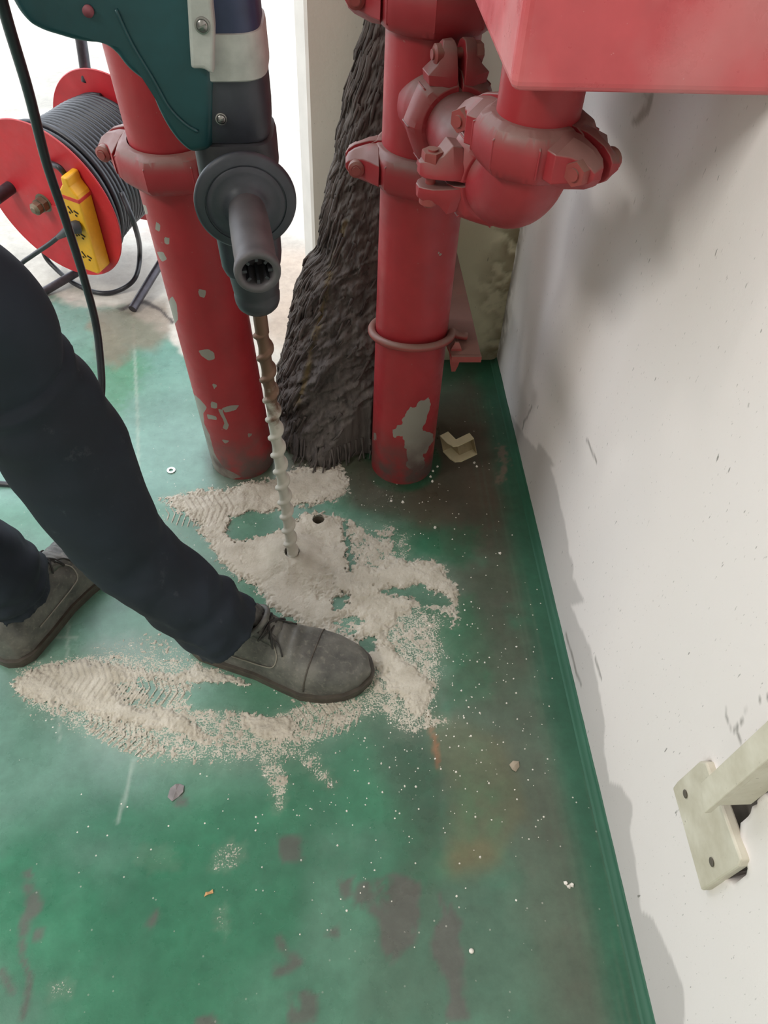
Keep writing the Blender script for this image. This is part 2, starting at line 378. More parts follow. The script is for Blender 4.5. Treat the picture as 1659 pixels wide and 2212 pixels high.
px, py, qx, qy, d, solid = dustfield(cxx, cyy)
n1 = fbm(gx * 6, gy * 6); n2 = fbm(gx * 22 + 3, gy * 22); n3 = fbm(gx * 2.2 + 8, gy * 2.2 + 1); n4 = fbm(gx * 55 + 8, gy * 55 + 1)
green = C3(58, 118, 90)[None] * (1 - sstep(.3, .7, n1)[:, None]) + C3(84, 126, 106)[None] * sstep(.3, .7, n1)[:, None]
green = green * (.82 + .4 * n2[:, None])
col = green
def lay(mask, c, k=1.0):
    global col
    m = (np.clip(mask, 0, 1) * k)[:, None]; col = col * (1 - m) + (np.array(c)[None] if np.ndim(c) == 1 else c) * m
# muddy brown band beside the right wall
band = sstep(135, 20, sdline(px + (n1 - .5) * 120, py, [(1000,800),(1010,1000),(1060,1250),(1120,1550),(1185,1850),(1255,2212),(1330,2600)]))
lay(band * sstep(.25, .6, n2 * .5 + n1 * .5 + .12), C3(86, 76, 68), .85)
lay(sstep(-60, 160, sdpoly(px + (n1 - .5) * 160, py + (n1 - .5) * 160, [(760,1480),(1100,1100),(1250,1500),(1400,2300),(760,2300),(860,1900)])) * sstep(.2, .6, n2 * .5 + n4 * .5), C3(82, 94, 80), .75)
lay(sstep(-40, 40, sdpoly(px + (n2 - .5) * 60, py + (n1 - .5) * 60, [(930,880),(1090,880),(1110,1100),(1060,1180),(960,1130),(920,1060),(800,1090),(740,1040),(760,960)])), C3(84, 72, 60), .85)
lay(sstep(-25, 25, sdpoly(qx, qy, [(895,1045),(960,1055),(975,1110),(920,1135),(870,1100)])), C3(126, 88, 70), .6)
lay(sstep(-20, 25, sdpoly(px + (n2 - .5) * 60, py + (n1 - .5) * 60, [(925,1540),(1000,1560),(1090,1600),(1150,1750),(1080,1860),(985,1870),(945,1750)])), C3(102, 94, 68), .45)
lay(sstep(9, 2, sdline(qx * .6 + px * .4, py, [(925,1545),(938,1600),(945,1660)])), C3(170, 110, 80), .7)
lay(sstep(60, 10, sdline(px, py + (n2 - .5) * 40, [(990,1860),(1040,1850)])), C3(120, 104, 74), .4)
lay(sstep(-30, 40, sdpoly(px + (n1 - .5) * 120, py + (n1 - .5) * 90, [(760,1520),(930,1560),(960,1700),(900,1900),(1080,1900),(1150,2050),(1100,2212),(800,2212),(820,1950),(880,1800),(800,1680)])), C3(70, 92, 78), .65)
# deeper green patches
lay(sstep(-20, 20, sdpoly(qx, qy, [(850,1140),(1030,1140),(1040,1170),(1000,1220),(900,1205),(860,1190)])), C3(24, 92, 62), .7)
lay(sstep(-30, 30, sdpoly(qx, qy, [(900,1310),(1020,1290),(1060,1400),(1060,1500),(980,1520),(960,1420)])), C3(30, 104, 68), .6)
lay(sstep(-18, 20, sdpoly(qx, qy, [(170,1390),(300,1370),(330,1420),(290,1450),(200,1440)])), C3(130, 128, 134), .5)
# pale sheen of outside light on the left, painted into the floor colour
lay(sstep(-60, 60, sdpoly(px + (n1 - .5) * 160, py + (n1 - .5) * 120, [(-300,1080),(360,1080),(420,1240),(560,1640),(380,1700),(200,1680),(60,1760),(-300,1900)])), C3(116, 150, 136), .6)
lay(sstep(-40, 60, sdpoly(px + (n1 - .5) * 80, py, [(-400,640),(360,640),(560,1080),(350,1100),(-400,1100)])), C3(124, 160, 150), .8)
lay(sstep(-20, 20, sdpoly(qx, qy, [(200,800),(300,760),(320,800),(260,900),(210,880)])), C3(60, 130, 84), .5)
# dull dusty film around the piles
hz = np.clip(d, 0, 1); lay(sstep(260, 40, sdline(px, py, [(480,1060),(700,1150),(850,1300),(850,1500),(600,1580),(200,1500)])) * (.5 + .5 * n2), C3(118, 138, 120), .18); lay(hz, C3(150, 156, 140), .35)
lay(sstep(-30, 30, sdpoly(px + (n2 - .5) * 70, py + (n1 - .5) * 60, [(600,960),(960,960),(1010,1110),(900,1140),(770,1100),(740,1060),(620,1030)])), C3(76, 74, 62), .8)
lay(sstep(-60, 60, sdpoly(px + (n2 - .5) * 80, py + (n1 - .5) * 90, [(940,1130),(1120,1080),(1220,1500),(1020,1560),(960,1480),(1040,1300)])) * sstep(.2, .6, n2 * .4 + n4 * .6), C3(70, 80, 64), .6)
lay(sstep(.5, .75, n3 * .6 + n1 * .4), C3(92, 134, 112), .4)
# worn grey primer patches
for P in ([(775,1960),(790,1900),(850,1885),(905,1900),(900,1980),(880,2060),(850,2090),(825,2060),(815,1990)],
          [(920,2040),(960,1990),(955,1930),(975,1985),(985,1960),(1000,2000),(1010,2080),(1000,2160),(1010,2212),(960,2212),(965,2120),(930,2080)],
          [(585,2015),(605,2012),(615,2050),(640,2080),(625,2105),(595,2110),(600,2060)], [(622,2150),(650,2140),(690,2160),(680,2212),(630,2212)],
          [(425,2195),(460,2180),(480,2212),(430,2212)], [(606,1822),(612,1804),(632,1802),(644,1820),(640,1850),(620,1860),(608,1845)], [(362,1715),(380,1695),(400,1700),(395,1728),(372,1732)],
          [(735,1900),(765,1895),(775,1940),(750,1950)], [(300,1990),(320,1955),(330,1960),(318,2000)], [(80,2000),(103,1998),(104,2022),(82,2022)],
          [(45,1880),(62,1872),(70,1950),(62,2060),(68,2150),(60,2212),(48,2212),(52,2060),(44,1950)], [(10,2090),(22,2090),(20,2150),(8,2150)], [(700,2030),(730,2010),(735,2040)]):
    sd = sdpoly(px + (n2 - .5) * 60 + (n4 - .5) * 26, py + (n1 - .5) * 60 + (n4 - .5) * 16, P); lay(sstep(-8, 6, sd) * sstep(.2, .42, n4), C3(96, 93, 89), .8)
# scratch lines
for L, w in (([(288,700),(297,900),(300,1080)], 3), ([(148,1300),(145,1430)], 3), ([(290,1640),(265,1740),(253,1775)], 4), ([(122,1376),(165,1378)], 3), ([(130,1450),(128,1600)], 3)):
    lay(sstep(w + 2, w * .4, sdline(px, py, L)), C3(150, 170, 156), .7)
# edge of the green paint and the pale concrete beyond it
edge = sdpoly(px + (n2 - .5) * 70, py + (fbm(gx * 14, gy * 14) - .5) * 90, [(-4000,-700),(-4000,655),(100,650),(230,660),(300,700),(370,720),(420,760),(520,850),(590,930),(640,960),(680,960),(700,930),(720,-700)])
pale = np.where((gy > 3.1) | (px < -1500), 1., sstep(-14, 10, edge))
conc = C3(196, 190, 180)[None] * (.86 + .28 * n2[:, None]); conc = conc * (1 - .2 * sstep(.45, .75, n1)[:, None]); lay(pale, conc, .95)
lay(sstep(-60, 10, sdpoly(px + (n2 - .5) * 50, py, [(600,560),(700,560),(700,760),(600,720)])), C3(170, 138, 112), .5)
lay(sstep(-20, 12, sdpoly(px + (n2 - .5) * 70, py + (n1 - .5) * 60, [(210,650),(360,650),(370,720),(330,740),(280,740),(240,790),(200,740)])), C3(132, 118, 102), .75)
lay(sstep(7, 1, sdline(px + (n2 - .5) * 50, py + (n1 - .5) * 40, [(255,660),(300,648),(345,665),(372,690)])), C3(66, 58, 56), .9)
lay(sstep(70, 20, sdline(px, py, [(500,1020),(600,1000),(700,980)])) , C3(110, 104, 90), .5)
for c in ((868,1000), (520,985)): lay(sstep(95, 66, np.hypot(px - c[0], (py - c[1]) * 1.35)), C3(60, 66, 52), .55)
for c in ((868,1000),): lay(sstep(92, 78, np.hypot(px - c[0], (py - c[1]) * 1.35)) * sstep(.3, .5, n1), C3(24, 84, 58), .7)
# bright strip of clean paint along the wall
lay(sstep(.272, .315, gx + (n2 - .5) * .012 + (n4 - .5) * .01) * sstep(1.4, 1.33, gy), C3(42, 92, 70), .9)
stk = vnoise(gx * 260, gy * 3.2 + 40); lay(sstep(.22, .30, gx) * sstep(.62, .85, stk) * (gy < 1.2), C3(84, 104, 86), .4)
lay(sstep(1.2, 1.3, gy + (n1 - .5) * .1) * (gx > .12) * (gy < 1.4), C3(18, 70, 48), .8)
# chipped spot on the kerb side
lay(sstep(-4, 4, sdpoly(qx, qy, [(1076,965),(1092,962),(1098,1000),(1092,1040),(1082,1040),(1078,1000)])), C3(120, 104, 92), .8)
tr = treads(px, py)
dd = np.clip(d * .95, 0, 1); dd = np.where(tr > .3, np.clip(dd + .25 * tr, 0, 1), dd); dd = np.where(inview, dd + .06, 0)
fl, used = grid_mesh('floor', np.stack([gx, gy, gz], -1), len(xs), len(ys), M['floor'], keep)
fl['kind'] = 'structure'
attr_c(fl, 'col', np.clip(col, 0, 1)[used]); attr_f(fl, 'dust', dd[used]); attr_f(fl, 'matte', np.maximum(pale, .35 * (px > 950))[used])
crumb = sstep(500, 100, sdline(px, py, [(700,1100),(900,1300),(950,1600),(850,1500),(600,1600),(300,1550)])) + .2
attr_f(fl, 'crumb', np.clip(crumb, 0, 1)[used] * inview[used])
for c, r in HOLES:
    v, f = lathe([(r + .0002, -.07), (r + .0002, -.0006), (r + .009, -.0008)], 28, caps=False); n = len(v); v.append((0, 0, -.07)); f += [(n, i, (i + 1) % 28) for i in range(28)]
    h = obj('drilled_hole', xf(frame((c[0], c[1], -.0002), (0, 0, 1)), (v, f)), simple('hole_concrete', srgb(96, 88, 76), .95), fl); h['label'] = 'round hole drilled into the floor'
# dust layer: real relief
ax = np.arange(-.52, .235, .00125); ay = np.arange(.40, 1.08, .00125); dx_, dy_ = np.meshgrid(ax, ay, indexing='ij'); dx_ = dx_.ravel(); dy_ = dy_.ravel()
px, py, qx, qy, d, solid = dustfield(dx_, dy_)
ds = np.maximum(solid, d * .78); nh = fbm(dx_ * 130, dy_ * 130, 4, .85); nm = fbm(dx_ * 38 + 5, dy_ * 38, 4)
hgt = (ds - .5) * .0085 + (nh - .5) * .0085 * (1.3 - ds * .85) + (nm - .5) * .007 * ds
hgt = np.minimum(hgt, .0028 + nm * .0022 + nh * .001)
tr = treads(px, py); hgt = np.where(tr > .02, np.maximum(hgt - .001, (tr - .35) * .003 + (nh - .5) * .0009), hgt)
c, r = HOLES[1]; hb = np.hypot(dx_ - c[0], dy_ - c[1]); hgt += .012 * np.exp(-((hb - .02) / .022) ** 2) * sstep(.09, .05, hb)
c2, r2 = HOLES[0]; hb2 = np.hypot(dx_ - c2[0], dy_ - c2[1]); hgt += .0022 * sstep(.03, .014, hb2)
shoe_keep = np.ones(len(dx_), bool)
k = (hgt > -.0004) & (hb > r) & (hb2 > r2)
for cc, rr, h_ in ((c, r, hb), (c2, r2, hb2)):
    m = (h_ > rr) & (h_ < rr + .0018); dx_[m] = cc[0] + (dx_[m] - cc[0]) / h_[m] * rr; dy_[m] = cc[1] + (dy_[m] - cc[1]) / h_[m] * rr
du, _ = grid_mesh('concrete_dust', np.stack([dx_, dy_, hgt], -1), len(ax), len(ay), M['dust'], k)
tag(du, 'pale grey concrete dust spread over the green floor around the drill bit and shoes', 'dust', kind='stuff')
# crumbs: scattered broken grains, joined
rnd = np.random.RandomState(5); cv, cf = [], []
def grain(x, y, s, z=0.):
    n = len(cv); a = rnd.rand() * 6
    for i in range(5): t = a + i * 1.2566; q = s * (.7 + .5 * rnd.rand()); cv.append((x + q * math.cos(t), y + q * math.sin(t), z))
    for i in range(5): t = a + i * 1.2566; q = s * (.4 + .4 * rnd.rand()); cv.append((x + q * math.cos(t), y + q * math.sin(t), z + s * (.6 + .5 * rnd.rand())))
    cf.extend([(n + i, n + (i + 1) % 5, n + 5 + (i + 1) % 5, n + 5 + i) for i in range(5)] + [tuple(n + 5 + i for i in range(5))])
for i in range(520):
    t = rnd.rand(); x0, y0 = (900, 1050) if t < .2 else ((960, 1500) if t < .75 else (700, 1650)); x = x0 + rnd.randn() * 130; y = y0 + rnd.randn() * 190
    if x > 1180 or y > 2150 or y < 1040 or x < 40: continue
    p = Z(x, y)
    if p[0] < .31 and min(math.hypot(p[0] - h[0][0], p[1] - h[0][1]) for h in HOLES) > .03 and math.hypot(p[0] - .1168, p[1] - 1.0145) > .07: grain(p[0], p[1], .0006 + .0011 * rnd.rand() ** 2)
for x, y in ((945,1008),(930,1030),(1024,1000),(1030,1008),(934,1040),(935,1018),(940,1140),(1228,1915),(1222,1908),(1235,1912),(870,1085),(845,1082),(1080,1195)): p = Z(x, y); grain(p[0], p[1], .0028)
cr = obj('concrete_crumbs', (cv, cf), M['white'], smooth=False); tag(cr, 'scattered white concrete crumbs dotted over the green floor', 'crumbs', kind='stuff')
# ================================================================ SETTING: walls
bracket_hole = [(1525,1660),(1535,1652),(1550,1690),(1659,1655),(1700,1660),(1700,1690),(1650,1712),(1612,1738),(1594,1762),(1592,1800),(1603,1850),(1612,1880),(1585,1898),(1550,1880),(1540,1720)]
yy = np.append(spaced(.06, 1.32, .004, -3.2, 1.32), YB + .1); yy = yy[(yy < 1.3265) | (yy > YB)]; yy = np.sort(np.append(yy, YB)); zz = spaced(0.0, .80, .004, -.001, 3.2); zz = np.append([0.], zz[zz > 0])
wy, wz = np.meshgrid(yy, zz, indexing='ij'); wy = wy.ravel(); wz = wz.ravel(); P = np.stack([0 * wy + XW, wy, wz], -1)
ok = (wy > .04); Pc = P.copy(); Pc[:, 1] = np.clip(wy, .04, 2); Pc[:, 2] = np.clip(wz, 0, .9); px, py = proj(Pc)
n1 = fbm(wy * 9, wz * 9); n2 = fbm(wy * 40, wz * 40)
col = np.tile(C3(240, 233, 230)[None], (len(wy), 1))
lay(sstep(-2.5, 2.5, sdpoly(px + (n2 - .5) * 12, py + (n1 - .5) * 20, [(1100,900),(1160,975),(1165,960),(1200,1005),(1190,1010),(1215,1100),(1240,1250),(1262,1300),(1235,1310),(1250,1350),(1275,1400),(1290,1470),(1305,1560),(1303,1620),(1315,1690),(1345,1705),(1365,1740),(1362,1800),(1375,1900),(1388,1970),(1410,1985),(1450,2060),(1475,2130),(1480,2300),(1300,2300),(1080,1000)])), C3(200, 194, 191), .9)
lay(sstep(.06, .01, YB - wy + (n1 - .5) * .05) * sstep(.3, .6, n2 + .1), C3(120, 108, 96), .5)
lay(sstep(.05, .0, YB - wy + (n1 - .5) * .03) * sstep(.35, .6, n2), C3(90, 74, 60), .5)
lay(sstep(12, 3, sdline(px + (n2 - .5) * 30, py, [(1400,205),(1395,240),(1375,262)])), C3(110, 92, 70), .5)
for L in ([(1659,1505),(1630,1515),(1605,1545),(1600,1565),(1585,1575)], [(1570,1530),(1570,1550),(1574,1568),(1590,1580),(1600,1600)], [(1285,1420),(1300,1470)], [(1224,1370),(1240,1430),(1254,1480)], [(1290,1000),(1268,950)], [(1150,880),(1128,925)]):
    lay(sstep(2.6, .6, sdline(px + (n2 - .5) * 8, py + (n2 - .5) * 8, L)), C3(120, 115, 108), .75)
hole = sstep(-6, 3, sdpoly(px + (n2 - .5) * 14, py + (n2 - .5) * 14, bracket_hole)) * (wy < .4) * (wy > .04)
lay(hole, C3(130, 124, 116), .9); P[:, 0] += hole * .03
rim = sstep(-16, -4, sdpoly(px + (n2 - .5) * 22, py, bracket_hole)) * (1 - hole) * (wy < .4) * (wy > .04); P[:, 0] -= rim * (n2 - .3) * .004
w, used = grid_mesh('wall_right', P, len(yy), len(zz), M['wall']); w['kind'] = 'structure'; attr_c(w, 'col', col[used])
# back stub wall with a bevelled left end
xb = np.arange(-.0405, XW + .003, .004); xb[-1] = XW; zz = spaced(0.0, .72, .004, -.001, 3.2); zz = np.append([0.], zz[zz > 0])
gx, gz = np.meshgrid(np.concatenate([[-.052, -.066, -.066], [-.0415], xb[1:]]) if False else xb, zz, indexing='ij'); gx = gx.ravel(); gz = gz.ravel()
P = np.stack([gx, 0 * gx + YB, gz], -1); n1 = fbm(gx * 11, gz * 11); n2 = fbm(gx * 45, gz * 45); col = np.tile(C3(208, 204, 192)[None], (len(gx), 1))
lay(sstep(.12, .16, gx) * sstep(.36, .3, gz), C3(204, 196, 162), .8)
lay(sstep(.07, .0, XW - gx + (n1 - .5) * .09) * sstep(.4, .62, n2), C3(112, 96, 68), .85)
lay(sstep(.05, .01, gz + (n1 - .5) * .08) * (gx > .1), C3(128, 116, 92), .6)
lay(sstep(.035, .02, np.abs(gx - .20) + np.abs(gz - .34) * .2 + (n2 - .5) * .01), C3(84, 66, 52), .6)  # dark shadow and dirt above the support plate, painted into the wall colour
P[:, 1] -= sstep(.45, .62, n2) * sstep(.07, .02, XW - gx) * .003
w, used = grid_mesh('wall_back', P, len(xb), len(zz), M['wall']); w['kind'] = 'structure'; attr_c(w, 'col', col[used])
ed = [(-.0405, YB), (-.046, YB + .004), (-.062, YB + .045), (-.062, YB + .16), (XW + .14, YB + .16), (XW + .14, YB + .1), (XW, YB + .02)]
v = [(x, y, z) for x, y in ed for z in (0, 3.2)]; trm = obj('trim_1', (v, [(2 * i, 2 * i + 2, 2 * i + 3, 2 * i + 1) for i in range(len(ed) - 1)]), simple('wall_end_plaster', srgb(224, 220, 214), .8, var=.05, sc_=20), smooth=False); trm['kind'] = 'structure'
# coved green foot of the right wall
cs = [(-.0022, 0), (.0, .0025)]
sec = [(XW - .014, .0002), (XW - .010, .0005), (XW - .007, .0012), (XW - .004, .0026), (XW - .0022, .0048), (XW - .0014, .008), (XW + .002, .0082), (XW + .002, -.001), (XW - .014, -.001)]
yl = np.linspace(-3, YB, 220); secs = [[(x + (fbm(np.array([y * 30.]), np.array([.5]))[0] - .5) * .003 * (i in (4, 5)), y, z + (fbm(np.array([y * 40.]), np.array([3.]))[0] - .5) * .003 * (i in (5, 6))) for i, (x, z) in enumerate(sec)] for y in yl]
b = obj('baseboard_right', loft(secs), M['cove']); b['kind'] = 'structure'
for nm, bx in (('ceiling', (-6, XW + .15, -3.3, YB + .16, 3.2, 3.3)), ('wall_front', (-6, XW + .15, -3.3, -3.2, 0, 3.2)), ('wall_left', (-6.1, -6, -3.3, YB + .16, 0, 3.2))):
    o = obj(nm, box(*bx), M['plain'], smooth=False); o['kind'] = 'structure'
# ================================================================ grooved pipe couplings
def coupling(parent, c, axis, ear, r0, W=.05, th=.017, label=None, name='coupling'):
    m = frame(c, axis, ear); Rr = r0 + th; parts = []
    cp = None
    for s in (1, -1):
        def rf(a, j):
            q = (a / (PI / 4)) % 1; w = math.cos(PI / 8) / math.cos((q - .5) * PI / 4)
            return 1 + (w - .955) * .9 if 2 <= j <= 5 else 1
        h = W / 2
        prof = [(r0 - .001, -h), (r0 + .005, -h), (Rr - .005, -h + .004), (Rr, -h + .013), (Rr, h - .013), (Rr - .005, h - .004), (r0 + .005, h), (r0 - .001, h)]
        a0, a1 = (.05, PI - .05) if s > 0 else (PI + .05, 2 * PI - .05)
        body = lathe(prof, 40, a0, a1, rf)
        vf = [body]
        for e in (1, -1):
            secs = []
            for u, v0, v1, wh in ((r0 + .004, .004, .046 * r0 / .057 + .003, h * .96), (Rr - .001, .004, .036, h * .95), (Rr + .008, .0045, .026, h * .85), (Rr + .018, .005, .021, h * .72), (Rr + .026, .005, .02, h * .5), (Rr + .030, .006, .018, h * .22)):
                ring = []
                for (aa, bb) in ((0, -1), (.0, 1), (.35, 1), (1, .55), (1, -.55), (.35, -1)):
                    ring.append((e * u, s * (v0 + (v1 - v0) * aa), wh * bb))
                secs.append(ring)
            vf.append(loft(secs))
        # raised rib at the middle of the half
        for a in (PI * .25, PI * .5, PI * .75):
            aa = a + (0 if s > 0 else PI); rb = [(Rr + .0025, -h + .012), (Rr + .0025, h - .012)]
            vf.append(loft([[((Rr - .004) * math.cos(aa + k * .02), (Rr - .004) * math.sin(aa + k * .02), z * 1.2) for k in (-1.4, 1.4)] + [((Rr + .003) * math.cos(aa + k * .02), (Rr + .003) * math.sin(aa + k * .02), z) for k in (.7, -.7)] for z in (-h + .011, h - .011)]))
        o = obj('coupling_half', xf(m, join(*vf)), M['red'], parent, auto=.5)
        bevel(o, .0012, 2, .6)
        if label: o['label'] = label
        if s > 0: cp = o
    for e in (1, -1):
        bf = frame(m @ Vector((e * (Rr + .016), 0, 0)), m.to_3x3() @ Vector((0, 1, 0)), axis)
        L = .034 if r0 > .05 else .03
        vf = [lathe([(.0055, -L), (.0055, L)], 14), lathe([(.0, -L + .002), (.011, -L + .002), (.0115, -L + .004), (.0115, -L + .012), (.0, -L + .012)], 6), lathe([(.0, L - .012), (.0105, L - .012), (.0105, L - .004), (.007, L - .002), (.0, L - .002)], 16)]
        obj('bolt', xf(bf, join(*vf)), M['rust'], parent, auto=.5)
def pipe(name, parent, a, b, r, chipfn=None, mat=None, rings=160, seg=72, label=None):
    a, b = V(a), V(b); m = frame(a, b - a, (1, 0, 0)); L = (b - a).length
    v, f = lathe([(r, L * i / rings) for i in range(rings + 1)], seg)
    v, f = xf(m, (v, f)); o = obj(name, (v, f), mat or M['redpipe'], parent, auto=.8)
    P_ = np.array(v); ch = np.zeros(len(P_)); gr = sstep(.16, .0, P_[:, 2]) * 1.1
    if chipfn:
        px, py = proj(P_); ctr = np.array(a) + (P_[:, 2:3] - a.z) / (b.z - a.z) * np.array(b - a)[None]
        facing = ((P_ - ctr) * (CAM - P_)).sum(1) > -.004; ch = chipfn(px, py) * facing
    attr_f(o, 'chip', ch); attr_f(o, 'grime', gr)
    if label: o['label'] = label
    return o
# right standpipe with its branch
RPx, RPy = .1168, 1.0145
rp = root('fire_pipe', (RPx, RPy, 0), 'upright red fire pipe beside the wall corner with a branch and elbow coming off it', 'pipe')
CH_R = [[(850,930),(868,920),(876,895),(885,880),(895,882),(905,870),(918,862),(928,858),(928,880),(920,905),(912,930),(935,940),(930,965),(915,980),(905,1010),(880,1000),(878,965),(870,940),(855,945)], [(880,985),(915,985),(915,1010),(895,1020),(882,1005)], [(806,934),(812,936),(812,950)], [(945,545),(952,546),(949,553)]]
def chipR(px, py):
    c = np.zeros(px.shape)
    for P in CH_R: c = np.maximum(c, sstep(-12, 10, sdpoly(px + (fbm(px * .12, py * .12) - .5) * 14, py + (fbm(px * .1 + 7, py * .1) - .5) * 14, P)))
    return c
pipe('pipe_section', rp, (RPx, RPy, -.03), (RPx, RPy, .56), .057, chipR, rings=190, seg=110)
pipe('pipe_section', rp, (RPx, RPy, .56), (RPx, RPy, .745), .057, None, rings=30)
pipe('pipe_section', rp, (RPx, RPy, .745), (RPx, RPy, 2.6), .057, None, rings=60)
coupling(rp, (RPx, RPy, .56), (0, 0, 1), (-1, .02, 0), .057)
coupling(rp, (RPx, RPy, .747), (0, 0, 1), (-1, .1, 0), .057, W=.054)
BD = np.array([.0665, -.2949, 0]) / .3023; ZB = .645
bp = lambda s, z=ZB: np.array([RPx, RPy, z]) + BD * s
# tee boss
obj('tee_outlet', xf(frame(bp(.03), BD), lathe([(.05, 0), (.047, .02), (.041, .035), (.0395, .075)], 48)), M['red'], rp)
obj('branch_pipe', xf(frame(bp(.07), BD), lathe([(.038, 0), (.038, .16)], 48)), M['red'], rp)
side = np.array([-BD[1], BD[0], 0]) * -1      # points left/front
coupling(rp, bp(.085), BD, (0, 0, 1), .038, W=.044, th=.016)
coupling(rp, bp(.225), BD, -side if side[0] > 0 else side, .038, W=.044, th=.016)
# elbow: quarter bend from branch to riser
RI = bp(.3023); el = []
for i in range(15):
    a = PI / 2 * i / 14; el.append(np.array(RI) + BD * (-.060 * 1 + .060 * math.sin(a)) * 1.0 + np.array([0, 0, .060 * (1 - math.cos(a))]))
el = [np.array(RI) + BD * -.078] + el + [np.array(RI) + np.array([0, 0, .076])]
ev, ef = tube(el, lambda t: .0385 + .0035 * math.sin(PI * min(1, max(0, (t - .08) / .84))) ** .5, 40)
obj('elbow', (ev, ef), M['red'], rp, auto=.9)
pipe('riser_pipe', rp, (RI[0], RI[1], ZB + .06), (RI[0], RI[1], 1.5), .038, None, rings=40)
coupling(rp, (RI[0], RI[1], .710), (0, 0, 1), (.62, -.78, 0), .038, W=.048, th=.017)
# left standpipe (leans slightly)
lp = root('fire_pipe', (-.18, 1.0306, 0), 'freestanding red fire pipe with chipped paint behind the drill, next to the cable reel', 'pipe')
LD = np.array([-.047, -.036, 1.]); lpp = lambda z: np.array([-.18, 1.0306, 0]) + LD * z
CH_L = [[(430,758),(450,755),(462,762),(464,775),(450,778),(436,768)], [(355,512),(366,515),(364,528),(357,525)], [(428,625),(445,628),(442,642),(432,640)], [(456,868),(468,872),(468,882),(457,880)], [(482,882),(500,876),(515,876),(508,886),(486,890)],
        [(472,884),(478,886),(494,918),(490,928),(482,924),(486,914)], [(448,896),(466,900),(468,906),(450,904)], [(415,850),(430,862),(446,880),(438,892),(440,915),(452,940),(462,980),(480,1010),(520,1030),(470,1040),(440,960)], [(372,640),(380,655),(384,690),(376,700),(366,650)],
        [(480,950),(494,953),(486,957)], [(300,440),(315,445),(318,462),(306,462)], [(338,480),(345,486),(344,500),(336,495)], [(458,829),(468,832),(464,840)], [(535,936),(545,938),(538,944)], [(485,770),(340,545),(352,545),(360,560),(350,565)][1:]]
def chipL(px, py):
    c = np.zeros(px.shape)
    for P in CH_L: c = np.maximum(c, sstep(-6, 4, sdpoly(px, py, P)))
    return c
pipe('pipe_section', lp, lpp(-.03), lpp(.565), .057, chipL, rings=190, seg=110)
pipe('pipe_section', lp, lpp(.565), lpp(2.6), .0545, None, rings=60)
coupling(lp, lpp(.567), LD, (-.93, .36, 0), .057)
# ================================================================ red cabinet
cb = root('hose_cabinet', (.24, .8, .787), 'red steel cabinet hanging on the right wall over the elbow, top right', 'cabinet')
def cab():
    x0, x1, y0, y1, z0, z1 = .1315, XW - .001, .61, 1.16, .787, 1.55
    return join(box(x0, x1, y0, y1, z0, z1))
o = obj('cabinet_body', cab(), M['redbox'], cb, smooth=False); bevel(o, .008, 4)
# ================================================================ pipe support with u-bolt
sp = root('pipe_support', (.21, 1.33, .25), 'dusty red steel support plate and round clamp bar behind the right fire pipe', 'support')
ZS = .285
def pz(x, y): p = Z(x, y, ZS); return (p[0], min(p[1], 1.328))
q = [pz(955, 768), pz(1040, 768), (pz(1040, 768)[0] - .004, 1.328), (.155, 1.328), (.155, 1.10)]
o = obj('support_plate', prism([(max(a, .176), b) if i in (0,) else (a, b) for i, (a, b) in enumerate(q)], ZS - .006, ZS), M['rust'], sp, smooth=False); bevel(o, .0015)
a1 = pz(1040, 768)
o = obj('plate_flange', box(.176, a1[0] + .0, a1[1] - .004, a1[1] + .002, ZS - .010, ZS), M['rust'], sp, smooth=False)
ub = []
for i in range(25):
    a = -PI * .02 - (PI * 1.22) * i / 24; ub.append((RPx + .0635 * math.cos(a), RPy - .004 + .0635 * math.sin(a), ZS + .012 + .012 * math.sin(-a)))
ub = [(.205, RPy - .012, ZS + .006), (.188, RPy - .01, ZS + .008)] + ub + [(RPx - .035, 1.09, ZS + .0), (RPx - .02, 1.325, ZS + .0)]
obj('clamp_bar', tube(smooth_path(ub, 3), .0062, 12), M['rust'], sp)
nb = Z(985, 755, ZS)
obj('clamp_wedge', loft([[(nb[0] + sx * w, nb[1] + sy * w * .5, z) for sx, sy in ((-1, -1), (1, -1), (1, 1), (-1, 1))] for z, w in ((ZS + .014, .003), (ZS + .004, .008), (ZS - .012, .009), (ZS - .030, .006), (ZS - .042, .003))]), M['rust'], sp, smooth=False)
